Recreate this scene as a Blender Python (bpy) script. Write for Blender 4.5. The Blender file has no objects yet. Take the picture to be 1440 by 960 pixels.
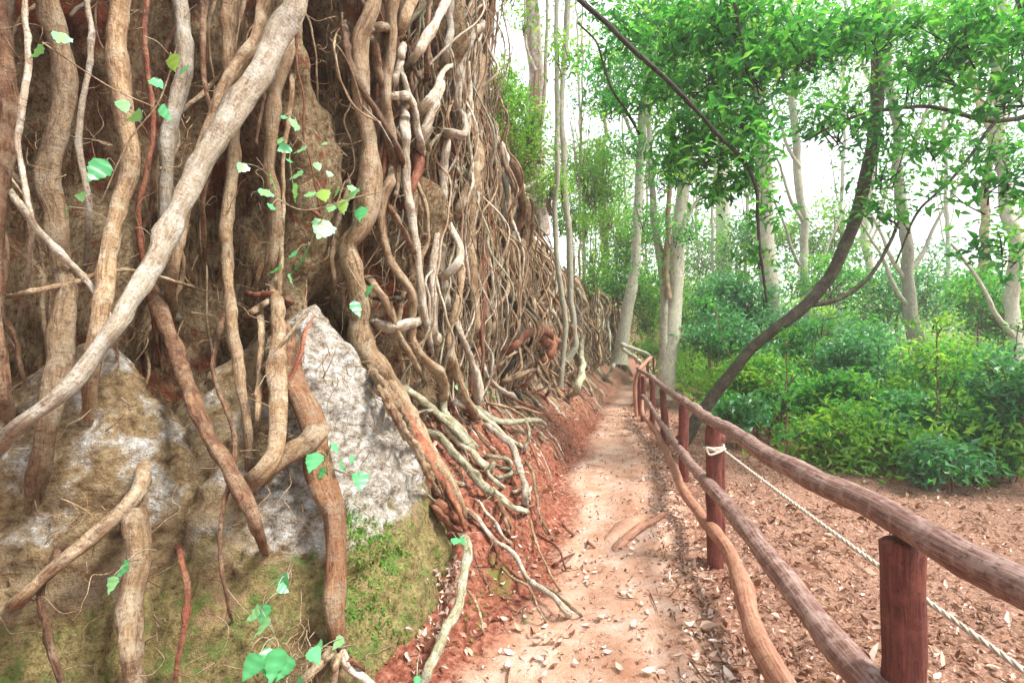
import bpy, math, random
import numpy as np
from mathutils import Vector
from mathutils.bvhtree import BVHTree

SC = bpy.context.scene
COL = SC.collection
rng = np.random.default_rng(11)
random.seed(11)

# ------------------------------------------------------------------ camera
F = 725.0            # focal length in photograph pixels (frame 1440 x 960)
CAM = np.array([0.0, 0.0, 1.6])
cam_d = bpy.data.cameras.new("camera")
cam_d.sensor_width = 36.0
cam_d.lens = 36.0 * F / 1440.0
cam_d.clip_start = 0.05
cam_d.clip_end = 2000
cam = bpy.data.objects.new("camera", cam_d)
COL.objects.link(cam)
cam.location = CAM
cam.rotation_euler = (math.radians(90), 0, 0)
SC.camera = cam

# ------------------------------------------------------------------ world, sun, exposure
SUN_EL, SUN_AZ = math.radians(54), math.radians(112)   # azimuth clockwise from +Y (camera direction)
w = bpy.data.worlds.new("World")
SC.world = w
w.use_nodes = True
nt = w.node_tree
nt.nodes.clear()
sky = nt.nodes.new('ShaderNodeTexSky')
sky.sky_type = 'NISHITA'
sky.sun_disc = False
sky.sun_elevation = SUN_EL
sky.sun_rotation = SUN_AZ
sky.air_density = 1.0
sky.dust_density = 3.0
cloud = nt.nodes.new('ShaderNodeMix')
cloud.data_type = 'RGBA'
cloud.inputs[0].default_value = 0.80
cloud.inputs[7].default_value = (11.5, 12.1, 12.3, 1)      # an even bright veil of cloud
nt.links.new(sky.outputs[0], cloud.inputs[6])
bg = nt.nodes.new('ShaderNodeBackground')
bg.inputs[1].default_value = 0.088
nt.links.new(cloud.outputs[2], bg.inputs[0])
wo = nt.nodes.new('ShaderNodeOutputWorld')
nt.links.new(bg.outputs[0], wo.inputs[0])

sd = bpy.data.lights.new("sun", 'SUN')
sd.energy = 3.8
sd.angle = math.radians(15)
sd.color = (1.0, 0.95, 0.87)
so = bpy.data.objects.new("sun", sd)
COL.objects.link(so)
sv = Vector((math.sin(SUN_AZ) * math.cos(SUN_EL), math.cos(SUN_AZ) * math.cos(SUN_EL), math.sin(SUN_EL)))
so.rotation_euler = sv.to_track_quat('Z', 'Y').to_euler()
so.location = (0, 0, 20)

SC.view_settings.view_transform = 'Standard'
SC.view_settings.look = 'None'
SC.view_settings.gamma = 1
SC.view_settings.exposure = 1.2
SC.cycles.max_bounces = 7
SC.cycles.transparent_max_bounces = 4
SC.cycles.volume_bounces = 1
SC.cycles.use_denoising = True

# ------------------------------------------------------------------ numeric helpers
_P = np.random.default_rng(5).permutation(256)
_P = np.concatenate([_P, _P, _P])
_G = np.random.default_rng(6).random(768) * 2 - 1


def vnoise(x, y, z):
    x, y, z = np.broadcast_arrays(np.asarray(x, float), np.asarray(y, float), np.asarray(z, float))
    xi, yi, zi = np.floor(x).astype(int), np.floor(y).astype(int), np.floor(z).astype(int)
    xf, yf, zf = x - xi, y - yi, z - zi
    u, v, q = [t * t * (3 - 2 * t) for t in (xf, yf, zf)]
    xi, yi, zi = xi & 255, yi & 255, zi & 255

    def h(a, b, c):
        return _G[_P[_P[(xi + a) & 255] + ((yi + b) & 255)] + ((zi + c) & 255)]
    def L(a, b, t):
        return a + (b - a) * t
    return L(L(L(h(0, 0, 0), h(1, 0, 0), u), L(h(0, 1, 0), h(1, 1, 0), u), v),
             L(L(h(0, 0, 1), h(1, 0, 1), u), L(h(0, 1, 1), h(1, 1, 1), u), v), q)


def fbm(x, y, z, o=4):
    a, s, f = 0, 0.5, 1.0
    for k in range(o):
        a = a + s * vnoise(np.asarray(x) * f + 7.1 * k, np.asarray(y) * f + 3.3 * k, np.asarray(z) * f + 1.7 * k)
        s *= 0.5
        f *= 2.03
    return a


def sstep(a, b, x):
    t = np.clip((np.asarray(x, float) - a) / (b - a), 0, 1)
    return t * t * (3 - 2 * t)


def spline(pts, n):
    """Catmull-Rom through pts (K x D), n samples evenly spread over the arc."""
    P = np.asarray(pts, float)
    if len(P) == 2:
        t = np.linspace(0, 1, n)[:, None]
        return P[0] * (1 - t) + P[1] * t
    P = np.vstack([2 * P[0] - P[1], P, 2 * P[-1] - P[-2]])
    out = []
    for i in range(1, len(P) - 2):
        t = np.linspace(0, 1, 14, endpoint=False)[:, None]
        a, b, c, d = P[i - 1], P[i], P[i + 1], P[i + 2]
        out.append(0.5 * (2 * b + (c - a) * t + (2 * a - 5 * b + 4 * c - d) * t ** 2 + (3 * b - a - 3 * c + d) * t ** 3))
    out.append(P[-2][None])
    Q = np.vstack(out)
    dl = np.linalg.norm(np.diff(Q[:, :3], axis=0), axis=1)
    s = np.concatenate([[0], np.cumsum(dl)])
    u = np.linspace(0, s[-1], n)
    return np.stack([np.interp(u, s, Q[:, k]) for k in range(Q.shape[1])], 1)


def at(px, py, Y):
    """the point at distance Y in front of the camera seen at photograph pixel px, py"""
    return np.array([(px - 720) / F * Y, Y, 1.6 - (py - 480) / F * Y])


# ------------------------------------------------------------------ mesh helpers
def make_mesh(name, V, Fc, mat, uv=None, tint=None, smooth=True, extra=None):
    V = np.asarray(V, np.float32)
    Fc = np.asarray(Fc, np.int32)
    m = bpy.data.meshes.new(name)
    k = Fc.shape[1]
    m.vertices.add(len(V))
    m.vertices.foreach_set('co', V.ravel())
    m.loops.add(Fc.size)
    m.loops.foreach_set('vertex_index', Fc.ravel())
    m.polygons.add(len(Fc))
    m.polygons.foreach_set('loop_start', np.arange(0, Fc.size, k, dtype=np.int32))
    m.polygons.foreach_set('loop_total', np.full(len(Fc), k, np.int32))
    m.polygons.foreach_set('use_smooth', np.full(len(Fc), smooth, bool))
    m.update(calc_edges=True)
    m.validate()
    if uv is not None:
        l = m.uv_layers.new(name='UVMap')
        l.data.foreach_set('uv', np.asarray(uv, np.float32)[Fc.ravel()].ravel())
    if tint is not None:
        a = m.attributes.new('tint', 'FLOAT', 'POINT')
        a.data.foreach_set('value', np.asarray(tint, np.float32))
    for kk, vv in (extra or {}).items():
        a = m.attributes.new(kk, 'FLOAT', 'POINT')
        a.data.foreach_set('value', np.asarray(vv, np.float32))
    if mat:
        m.materials.append(mat)
    return m


def link(name, mesh, parent=None, **props):
    o = bpy.data.objects.new(name, mesh)
    COL.objects.link(o)
    if parent is not None:
        o.parent = parent
        o.matrix_parent_inverse = parent.matrix_world.inverted() if False else __import__('mathutils').Matrix.Translation(-parent.location)
    for k, v in props.items():
        if v is not None:
            o[k] = v
    return o


def thing(name, loc, label, category, group=None):
    o = bpy.data.objects.new(name, None)
    o.empty_display_size = 0.1
    COL.objects.link(o)
    o.location = [float(c) for c in loc]
    o['label'] = label
    o['category'] = category
    if group:
        o['group'] = group
    return o


def tube_geo(C, R, sides=10, rough=0.10, seed=0.0, closed=True, flat=1.0):
    """rings round the centre line C (N x 3) with radii R; uneven like wood"""
    C = np.asarray(C, float)
    R = np.asarray(R, float)
    N = len(C)
    T = np.gradient(C, axis=0)
    T /= np.maximum(np.linalg.norm(T, axis=1, keepdims=True), 1e-9)
    n = np.cross(T[0], [0.31, 0.9, 0.2])
    if np.linalg.norm(n) < 1e-3:
        n = np.cross(T[0], [1, 0, 0])
    n /= np.linalg.norm(n)
    Ns = [n]
    for i in range(1, N):
        n = Ns[-1] - T[i] * np.dot(Ns[-1], T[i])
        n /= max(np.linalg.norm(n), 1e-9)
        Ns.append(n)
    Ns = np.array(Ns)
    B = np.cross(T, Ns)
    a = np.linspace(0, 2 * math.pi, sides, endpoint=False)
    seg = np.concatenate([[0], np.cumsum(np.linalg.norm(np.diff(C, axis=0), axis=1))])
    Rm = max(R.mean(), 1e-4)
    ca, sa = np.cos(a)[None], np.sin(a)[None]
    S = seg[:, None] / Rm
    rr = R[:, None] * (1 + rough * 1.1 * np.cos(2 * a[None] + seed + S * .05) * (rough > .1) + rough * 1.6 * fbm(ca * 1.1 + seed, sa * 1.1, S * 0.16, 3)
                       + rough * 1.3 * vnoise(ca * 2.2, sa * 2.2 + seed, S * 0.45))
    V = C[:, None] + Ns[:, None] * (ca * rr)[..., None] + B[:, None] * (sa * rr * flat)[..., None]
    V = V.reshape(-1, 3)
    i = np.arange(N - 1)[:, None] * sides
    j = np.arange(sides)[None]
    jn = (j + 1) % sides
    Fc = np.stack([i + j, i + jn, i + sides + jn, i + sides + j], -1).reshape(-1, 4)
    uv = np.stack([np.broadcast_to(np.abs(a / math.pi - 1), (N, sides)) * math.pi * Rm, np.broadcast_to(seg[:, None], (N, sides))], -1).reshape(-1, 2)
    return V, Fc, uv


def round_ends(P, R, start=True, end=True):
    """add closing rings so that a tube ends in a blunt worn end"""
    P = list(P)
    R = list(R)
    if end:
        d = P[-1] - P[-2]
        d = d / max(np.linalg.norm(d), 1e-9)
        P += [P[-1] + d * R[-1] * .25, P[-1] + d * R[-1] * .34]
        R += [R[-1] * .72, R[-1] * .04]
    if start:
        d = P[0] - P[1]
        d = d / max(np.linalg.norm(d), 1e-9)
        P = [P[0] + d * R[0] * .34, P[0] + d * R[0] * .25] + P
        R = [R[0] * .04, R[0] * .72] + R
    return np.array(P), np.array(R)


class Bag:
    """several pieces joined into one mesh"""
    def __init__(s):
        s.V, s.F, s.U, s.T, s.n = [], [], [], [], 0

    def add(s, V, Fc, uv=None, tint=None):
        s.V.append(V)
        s.F.append(Fc + s.n)
        s.U.append(np.zeros((len(V), 2)) if uv is None else uv)
        s.T.append(np.zeros(len(V)) if tint is None else np.broadcast_to(tint, (len(V),)))
        s.n += len(V)

    def mesh(s, name, mat, smooth=True):
        return make_mesh(name, np.vstack(s.V), np.vstack(s.F), mat, np.vstack(s.U), np.concatenate(s.T), smooth)


# ------------------------------------------------------------------ materials
def rgb(c):
    return (c[0], c[1], c[2], 1)


class M:
    def __init__(s, name, rough=0.8, spec=0.3):
        s.m = bpy.data.materials.new(name)
        s.m.use_nodes = True
        s.t = s.m.node_tree
        s.b = s.t.nodes['Principled BSDF']
        s.b.inputs['Roughness'].default_value = rough
        s.b.inputs['Specular IOR Level'].default_value = spec

    def n(s, typ, **kw):
        x = s.t.nodes.new(typ)
        for k, v in kw.items():
            setattr(x, k, v)
        return x

    def l(s, a, b):
        s.t.links.new(a, b)

    def coord(s, kind='Object', scale=(1, 1, 1)):
        tc = s.n('ShaderNodeTexCoord')
        mp = s.n('ShaderNodeMapping')
        mp.inputs['Scale'].default_value = scale
        if kind == 'World':
            g = s.n('ShaderNodeNewGeometry')
            s.l(g.outputs['Position'], mp.inputs[0])
        else:
            s.l(tc.outputs[kind], mp.inputs[0])
        return mp.outputs[0]

    def noise(s, co, scale, detail=5, rough=0.6, dist=0.0):
        x = s.n('ShaderNodeTexNoise')
        x.inputs['Scale'].default_value = scale
        x.inputs['Detail'].default_value = detail
        x.inputs['Roughness'].default_value = rough
        x.inputs['Distortion'].default_value = dist
        s.l(co, x.inputs['Vector'])
        return x.outputs[0]

    def ramp(s, v, stops):
        x = s.n('ShaderNodeValToRGB')
        e = x.color_ramp.elements
        e[0].position, e[0].color = stops[0][0], rgb(stops[0][1])
        e[1].position, e[1].color = stops[1][0], rgb(stops[1][1])
        for p, c in stops[2:]:
            q = e.new(p)
            q.color = rgb(c)
        s.l(v, x.inputs[0])
        return x.outputs[0]

    def mask(s, v, a, b):
        x = s.n('ShaderNodeMapRange')
        x.inputs[1].default_value = a
        x.inputs[2].default_value = b
        s.l(v, x.inputs[0])
        return x.outputs[0]

    def mix(s, f, a, b, mode='MIX'):
        x = s.n('ShaderNodeMix')
        x.data_type = 'RGBA'
        x.blend_type = mode
        for i, v in ((0, f), (6, a), (7, b)):
            if isinstance(v, (int, float)):
                x.inputs[i].default_value = v
            elif isinstance(v, tuple):
                x.inputs[i].default_value = rgb(v)
            else:
                s.l(v, x.inputs[i])
        return x.outputs[2]

    def math(s, op, a, b=0.0):
        x = s.n('ShaderNodeMath', operation=op)
        for i, v in ((0, a), (1, b)):
            if isinstance(v, (int, float)):
                x.inputs[i].default_value = v
            else:
                s.l(v, x.inputs[i])
        return x.outputs[0]

    def attr(s, name):
        x = s.n('ShaderNodeAttribute', attribute_name=name)
        return x.outputs['Fac']

    def bump(s, v, strength=0.5, dist=0.02):
        x = s.n('ShaderNodeBump')
        x.inputs['Strength'].default_value = strength
        x.inputs['Distance'].default_value = dist
        s.l(v, x.inputs['Height'])
        s.l(x.outputs[0], s.b.inputs['Normal'])

    def color(s, c):
        s.l(c, s.b.inputs['Base Color'])
        return s


def bark(name, light, mid, dark, blotch=None, streak=1.0, rough=0.75):
    m = M(name, rough, 0.35)
    n1 = m.noise(m.coord('UV', (46 * streak, 9, 1)), 1.0, 6, 0.7, 0.9)
    n4 = m.noise(m.coord('UV', (22, 70, 1)), 1.0, 4, 0.6, 0.4)       # rings and lenticels across the root
    co = m.coord('World')
    n2 = m.noise(co, 6, 5, 0.62)
    n3 = m.noise(co, 75, 5, 0.75)
    c = m.ramp(n1, [(0.36, dark), (0.47, mid), (0.61, light)])
    if blotch:
        c = m.mix(m.math('MULTIPLY', m.mask(m.noise(co, 9, 6, 0.7), 0.47, 0.60), 0.85), c, blotch)
    c = m.mix(m.math('MULTIPLY', m.mask(n2, 0.50, 0.66), 0.75), c, mid)
    c = m.mix(m.math('MULTIPLY', m.mask(n4, 0.56, 0.68), 0.6), c, dark)
    c = m.mix(m.math('MULTIPLY', m.mask(n3, 0.53, 0.66), 0.8), c, dark)
    info = m.n('ShaderNodeObjectInfo')
    rv = m.math('ADD', m.math('MULTIPLY', info.outputs['Random'], 0.6), 0.65)
    cmb = m.n('ShaderNodeCombineColor')
    for i in range(3):
        m.l(rv, cmb.inputs[i])
    c = m.mix(1.0, c, cmb.outputs[0], 'MULTIPLY')
    m.color(c)
    h = m.math('ADD', m.math('MULTIPLY', n1, 1.2), m.math('MULTIPLY', n3, 0.55))
    m.bump(m.math('ADD', h, m.math('MULTIPLY', n4, 0.4)), 1.0, 0.016)
    return m.m


BK = {
    'p': bark('pale_bark', (0.62, 0.55, 0.44), (0.46, 0.37, 0.27), (0.22, 0.14, 0.09), (0.66, 0.63, 0.56)),
    't': bark('tan_bark', (0.44, 0.315, 0.19), (0.27, 0.165, 0.085), (0.11, 0.06, 0.035), (0.46, 0.37, 0.26)),
    'b': bark('brown_bark', (0.28, 0.15, 0.08), (0.15, 0.07, 0.036), (0.06, 0.028, 0.016), (0.32, 0.22, 0.14)),
    'r': bark('red_bark', (0.36, 0.135, 0.07), (0.23, 0.07, 0.038), (0.09, 0.025, 0.015), (0.34, 0.18, 0.10)),
    'k': bark('scarred_orange_bark', (0.44, 0.24, 0.12), (0.30, 0.14, 0.07), (0.12, 0.04, 0.02), (0.40, 0.30, 0.20)),
    'g': bark('grey_green_bark', (0.46, 0.44, 0.31), (0.31, 0.28, 0.17), (0.12, 0.095, 0.05), (0.52, 0.53, 0.42)),
    'd': bark('dark_bark', (0.075, 0.055, 0.035), (0.04, 0.028, 0.018), (0.012, 0.008, 0.006), (0.10, 0.10, 0.06)),
    'v': bark('peeling_purple_bark', (0.50, 0.42, 0.38), (0.33, 0.24, 0.21), (0.14, 0.08, 0.07), (0.58, 0.54, 0.50), .4),
    'w': bark('grey_trunk_bark', (0.52, 0.49, 0.41), (0.39, 0.36, 0.28), (0.20, 0.17, 0.12), (0.33, 0.36, 0.25), 0.5),
}


def leafmat(name, stops, trans=0.45, rough=0.45, spec=0.4):
    m = M(name, rough, spec)
    t = m.attr('tint')
    c = m.ramp(t, stops)
    m.color(c)
    tr = m.n('ShaderNodeBsdfTranslucent')
    c2 = m.mix(1.0, c, (1.5, 1.7, 0.7), 'MULTIPLY')
    m.l(c2, tr.inputs[0])
    mx = m.n('ShaderNodeMixShader')
    mx.inputs[0].default_value = trans
    m.l(m.b.outputs[0], mx.inputs[1])
    m.l(tr.outputs[0], mx.inputs[2])
    out = [x for x in m.t.nodes if x.type == 'OUTPUT_MATERIAL'][0]
    m.l(mx.outputs[0], out.inputs[0])
    return m.m


LF = {
    'canopy': leafmat('canopy_leaves', [(0, (0.012, 0.07, 0.025)), (0.5, (0.045, 0.22, 0.05)), (1, (0.17, 0.44, 0.09))], 0.5),
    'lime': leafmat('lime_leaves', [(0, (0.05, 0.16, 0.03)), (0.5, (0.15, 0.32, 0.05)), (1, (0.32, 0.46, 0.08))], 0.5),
    'teal': leafmat('bluish_leaves', [(0, (0.03, 0.12, 0.06)), (0.5, (0.07, 0.24, 0.12)), (1, (0.20, 0.44, 0.22))], 0.4, 0.35, 0.6),
    'olive': leafmat('olive_leaves', [(0, (0.05, 0.09, 0.02)), (0.5, (0.12, 0.17, 0.04)), (1, (0.25, 0.28, 0.09))], 0.35),
    'vine': leafmat('vine_leaves', [(0, (0.03, 0.20, 0.05)), (0.45, (0.09, 0.42, 0.16)), (0.8, (0.20, 0.52, 0.31)), (1, (0.30, 0.46, 0.08))], 0.3, 0.3, 0.6),
    'litter': leafmat('dry_leaves', [(0, (0.13, 0.045, 0.025)), (0.4, (0.30, 0.14, 0.08)), (0.75, (0.50, 0.31, 0.22)), (1, (0.78, 0.66, 0.60))], 0.05, 0.6, 0.4),
}


def wall_material():
    m = M('root_matted_earth', 0.95, 0.15)
    st = m.coord('World', (1, 1, 0.16))
    co = m.coord('World')
    fib = m.noise(st, 34, 6, 0.7, 0.8)
    big = m.noise(co, 1.6, 4, 0.6)
    med = m.noise(co, 9, 5, 0.65)
    fine = m.noise(co, 70, 4, 0.7)
    c = m.ramp(fib, [(0.36, (0.035, 0.016, 0.009)), (0.49, (0.16, 0.09, 0.045)), (0.64, (0.40, 0.28, 0.16))])
    red = m.ramp(med, [(0.35, (0.06, 0.015, 0.010)), (0.65, (0.33, 0.10, 0.05))])
    c = m.mix(m.mask(big, 0.47, 0.58), c, red)
    mott = m.noise(co, 28, 7, 0.75)
    tan = m.ramp(mott, [(0.36, (0.13, 0.07, 0.035)), (0.48, (0.37, 0.26, 0.145)), (0.62, (0.56, 0.44, 0.28))])
    tan = m.mix(m.math('MULTIPLY', m.mask(med, 0.56, 0.62), 0.8), tan, (0.30, 0.10, 0.045))
    c = m.mix(m.math('MULTIPLY', m.mask(m.noise(co, 2.6, 5, 0.6), 0.44, 0.54), 0.85), c, tan)
    c = m.mix(m.mask(m.math('ADD', m.attr('earth'), m.math('MULTIPLY', m.math('SUBTRACT', med, 0.5), 1.0)), 0.35, 0.55), c, tan)
    m.color(c)
    m.bump(m.math('ADD', fib, m.math('MULTIPLY', fine, 0.6)), 1.0, 0.09)
    return m.m


def ground_material():
    m = M('red_earth', 0.95, 0.15)
    co = m.coord('World')
    path = m.attr('path')
    n1 = m.noise(co, 3.0, 5, 0.6)
    n2 = m.noise(co, 22, 6, 0.7)
    n3 = m.noise(co, 140, 4, 0.7)
    red = m.ramp(n2, [(0.34, (0.09, 0.026, 0.016)), (0.5, (0.26, 0.085, 0.052)), (0.66, (0.43, 0.20, 0.14))])
    tan = m.ramp(n1, [(0.30, (0.45, 0.225, 0.14)), (0.48, (0.57, 0.35, 0.25)), (0.66, (0.66, 0.49, 0.405))])
    tan = m.mix(m.math('MULTIPLY', m.mask(n2, 0.50, 0.68), 0.5), tan, (0.42, 0.20, 0.115))
    pm = m.mask(m.math('ADD', path, m.math('MULTIPLY', m.math('SUBTRACT', n2, 0.5), 0.9)), 0.25, 0.75)
    c = m.mix(pm, red, tan)
    lit = m.ramp(m.noise(co, 45, 6, 0.8, 1.0), [(0.35, (0.06, 0.025, 0.017)), (0.5, (0.27, 0.145, 0.095)), (0.62, (0.55, 0.39, 0.31))])
    c = m.mix(m.attr('litter'), c, lit)
    green = m.attr('moss')
    gm = m.mask(m.math('ADD', green, m.math('MULTIPLY', m.math('SUBTRACT', n2, 0.5), 1.4)), 0.45, 0.7)
    c = m.mix(gm, c, (0.13, 0.16, 0.035))
    c = m.mix(m.math('MULTIPLY', m.mask(n3, 0.52, 0.7), 0.35), c, (0.17, 0.07, 0.045))
    m.color(c)
    m.bump(m.math('ADD', n2, m.math('MULTIPLY', n3, 0.35)), 0.9, 0.03)
    return m.m


def rock_material():
    m = M('lichen_rock', 0.9, 0.2)
    co = m.coord('World')
    n1 = m.noise(co, 5, 6, 0.65)
    n2 = m.noise(m.coord('World', (1, 1, 1.4)), 17, 8, 0.7, 0.1)
    n3 = m.noise(co, 110, 5, 0.7)
    vor = m.n('ShaderNodeTexVoronoi')
    vor.feature = 'DISTANCE_TO_EDGE'
    vor.inputs['Scale'].default_value = 13
    wv = m.n('ShaderNodeVectorMath', operation='ADD')
    nz = m.n('ShaderNodeTexNoise')
    nz.inputs['Scale'].default_value = 9
    m.l(co, nz.inputs['Vector'])
    sc2 = m.n('ShaderNodeVectorMath', operation='SCALE')
    sc2.inputs['Scale'].default_value = .22
    m.l(nz.outputs['Color'], sc2.inputs[0])
    m.l(co, wv.inputs[0])
    m.l(sc2.outputs[0], wv.inputs[1])
    m.l(wv.outputs[0], vor.inputs['Vector'])
    crack = m.mask(vor.outputs['Distance'], 0.0, 0.035)
    base = m.ramp(n2, [(0.33, (0.07, 0.04, 0.02)), (0.5, (0.24, 0.16, 0.08)), (0.66, (0.42, 0.32, 0.19))])
    pale = m.ramp(n2, [(0.36, (0.15, 0.11, 0.08)), (0.46, (0.38, 0.33, 0.27)), (0.55, (0.52, 0.49, 0.45)), (0.64, (0.74, 0.73, 0.72))])
    base = m.mix(m.mask(n1, .45, .6), base, (0.36, 0.285, 0.185))
    mossy = m.ramp(m.noise(co, 30, 7, 0.75), [(0.36, (0.05, 0.04, 0.013)), (0.46, (0.22, 0.17, 0.065)), (0.58, (0.33, 0.27, 0.11)), (0.70, (0.46, 0.38, 0.19))])
    green = m.ramp(n3, [(0.35, (0.05, 0.09, 0.02)), (0.65, (0.16, 0.30, 0.05))])
    mossy = m.mix(m.math('MULTIPLY', m.mask(m.noise(co, 7, 6, 0.7), 0.52, 0.60), 0.75), mossy, green)
    mossy = m.mix(m.math('MULTIPLY', m.mask(m.noise(co, 4.3, 6, 0.7, 0.5), 0.54, 0.62), 0.7), mossy, (0.34, 0.20, 0.12))
    lm = m.mask(m.math('ADD', m.attr('lichen'), m.math('MULTIPLY', m.math('SUBTRACT', n1, 0.5), 2.0)), 0.42, 0.60)
    mm = m.mask(m.math('ADD', m.attr('moss'), m.math('MULTIPLY', m.math('SUBTRACT', n1, 0.5), 2.2)), 0.42, 0.60)
    c = m.mix(lm, base, pale)
    c = m.mix(m.math('MULTIPLY', mm, 0.92), c, mossy)
    c = m.mix(m.math('MULTIPLY', m.mask(n3, 0.53, 0.66), 0.7), c, (0.07, 0.04, 0.025))
    c = m.mix(m.math('MULTIPLY', m.math('MULTIPLY', m.math('SUBTRACT', 1.0, crack), lm), 0.3), c, (0.09, 0.055, 0.035))
    m.color(c)
    m.bump(m.math('ADD', m.math('MULTIPLY', n2, 1.3), m.math('ADD', m.math('MULTIPLY', n3, 0.35), m.math('MULTIPLY', crack, .06))), 0.9, 0.045)
    return m.m


def rail_material(name, a, b, c_):
    m = M(name, 0.55, 0.45)
    uv = m.coord('UV', (95, 4, 1))
    n1 = m.noise(uv, 1.0, 7, 0.75, 0.5)
    n2 = m.noise(m.coord('World'), 16, 6, 0.7)
    n3 = m.noise(m.coord('UV', (60, 30, 1)), 1.0, 5, 0.75)
    c = m.ramp(n1, [(0.36, a), (0.48, b), (0.66, c_)])
    c = m.mix(m.math('MULTIPLY', m.mask(n2, 0.47, 0.62), 0.7), c, c_)
    c = m.mix(m.math('MULTIPLY', m.mask(n3, 0.55, 0.66), 0.8), c, tuple(v * .4 for v in a))
    m.color(c)
    m.bump(m.math('ADD', n1, m.math('MULTIPLY', n3, -.4)), 1.0, 0.010)
    return m.m


MT_WALL, MT_GROUND, MT_ROCK = wall_material(), ground_material(), rock_material()
MT_POST = rail_material('dark_red_stain', (0.045, 0.010, 0.008), (0.11, 0.022, 0.016), (0.22, 0.065, 0.045))
MT_RAIL = rail_material('worn_red_stain', (0.09, 0.034, 0.026), (0.20, 0.092, 0.072), (0.44, 0.31, 0.27))
MT_LOG = rail_material('peeled_brown_wood', (0.20, 0.075, 0.045), (0.33, 0.14, 0.085), (0.48, 0.27, 0.18))
MT_ROPE = rail_material('pale_rope', (0.45, 0.38, 0.28), (0.62, 0.55, 0.44), (0.75, 0.70, 0.60))

# ------------------------------------------------------------------ plan of the place
FOOT = np.array([(-4.6, -4), (-3.9, -1), (-3.5, 0.8), (-3.05, 2.0), (-2.55, 2.8), (-1.95, 3.4), (-1.38, 3.95), (-1.0, 4.5), (-.68, 5.1),
                 (-.40, 5.8), (-.15, 6.6), (.16, 7.8), (.55, 9.2), (.98, 10.8), (1.5, 12.6), (2.15, 14.8), (3.1, 17.5), (4.4, 20.5), (7, 25), (11, 31)], float)
FS = spline(FOOT, 1200)
FSEG = np.concatenate([[0], np.cumsum(np.linalg.norm(np.diff(FS, axis=0), axis=1))])
FLEN = FSEG[-1]
EDGE_Y = [0, 2.4, 2.76, 3.4, 4.46, 5.8, 7.25, 9.67, 12, 14.5, 20, 30, 60]
EDGE_X = [-.75, -.33, -.11, .15, .40, .56, .90, 1.52, 2.02, 2.75, 4.9, 9.5, 22]
FEN_Y = [-3, 1.5, 2.45, 3.68, 5.86, 8.06, 9.3, 10.9, 14.5, 20, 30, 60]
FEN_X = [1.0, 1.12, 1.22, 1.44, 1.95, 2.37, 2.5, 2.66, 3.5, 5.9, 11, 24]


def foot_at(s):
    return np.stack([np.interp(s, FSEG, FS[:, 0]), np.interp(s, FSEG, FS[:, 1])], -1)


def s_of_y(y):
    return np.interp(y, FS[:, 1], FSEG)


def wall_h(s):
    y = foot_at(s)[..., 1]
    return np.interp(y, [-4, 5.75, 6.3, 7, 9.2, 10.8, 13, 16, 20, 31], [7.6, 7.4, 5.3, 4.9, 4.25, 3.9, 3.7, 3.9, 3.6, 3.4])


def wall_p(s, h):
    """smooth cliff face: s metres along the foot, h metres up"""
    s = np.asarray(s, float)
    h = np.asarray(h, float)
    p = foot_at(s)
    q = foot_at(s + 0.05) - foot_at(s - 0.05)
    q = q / np.linalg.norm(q, axis=-1, keepdims=True)
    nx, ny = q[..., 1], -q[..., 0]          # towards the path
    H = wall_h(s)
    y = p[..., 1]
    lean = np.interp(y, [-4, 5.5, 7, 10, 20], [-0.03, -0.02, 0.05, 0.12, 0.16])
    off = -lean * h - 0.5 * sstep(0.80, 1.05, h / H) * H * 0.25 * np.interp(y, [5.5, 7], [0, 1]) + 0.28 * (1 - sstep(-0.3, 1.6, h))
    off = off + 0.22 * fbm(s * 0.55, h * 0.22, 3.1, 2)
    return np.stack([p[..., 0] + nx * off, p[..., 1] + ny * off, h], -1), np.stack([nx, ny, nx * 0], -1)


def ground_z(x, y, detail=True):
    x = np.asarray(x, float)
    y = np.asarray(y, float)
    ex = np.interp(y, EDGE_Y, EDGE_X)
    fx = np.interp(y, FS[:, 1], FS[:, 0])
    hb = np.interp(y, [-4, 2.2, 3.3, 4.2, 6.5, 9, 14, 20, 30], [.3, .3, .5, .95, .95, .75, .6, .5, .5])
    wdt = np.maximum(ex - fx, 0.3)
    t = np.clip((ex - x) / wdt, 0, 1.6)
    z = hb * (0.35 * sstep(0, 0.25, t) + 0.65 * sstep(0.1, 1.1, t))
    z = z + 0.035 * np.maximum(y - 12, 0) * (1 - 0.5 * sstep(20, 60, y)) * 1.0
    rx = np.interp(y, FEN_Y, FEN_X)
    d = np.maximum(x - rx - 0.1, 0)
    z = z - 0.32 * sstep(0, 3.0, d) + 0.05 * np.maximum(d - 4, 0) * sstep(4, 30, d)
    z = np.minimum(z, 3.2)
    if detail:
        onp = sstep(-0.1, 0.3, x - ex) * sstep(-0.2, 0.3, rx - x)
        a = 0.11 - 0.085 * onp
        z = z + a * fbm(x * 2.3, y * 2.3, 0.5, 4) + (0.05 - 0.028 * onp) * fbm(x * 11, y * 11, 4.5, 3)
    return z


# near bank of the ground: one sheet out to the horizon
def axis(knots):
    out = [knots[0][0]]
    for (a, st), (b, _) in zip(knots[:-1], knots[1:]):
        n = max(1, int(round((b - a) / st)))
        out += list(np.linspace(a, b, n + 1)[1:])
    return np.array(out)


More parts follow.
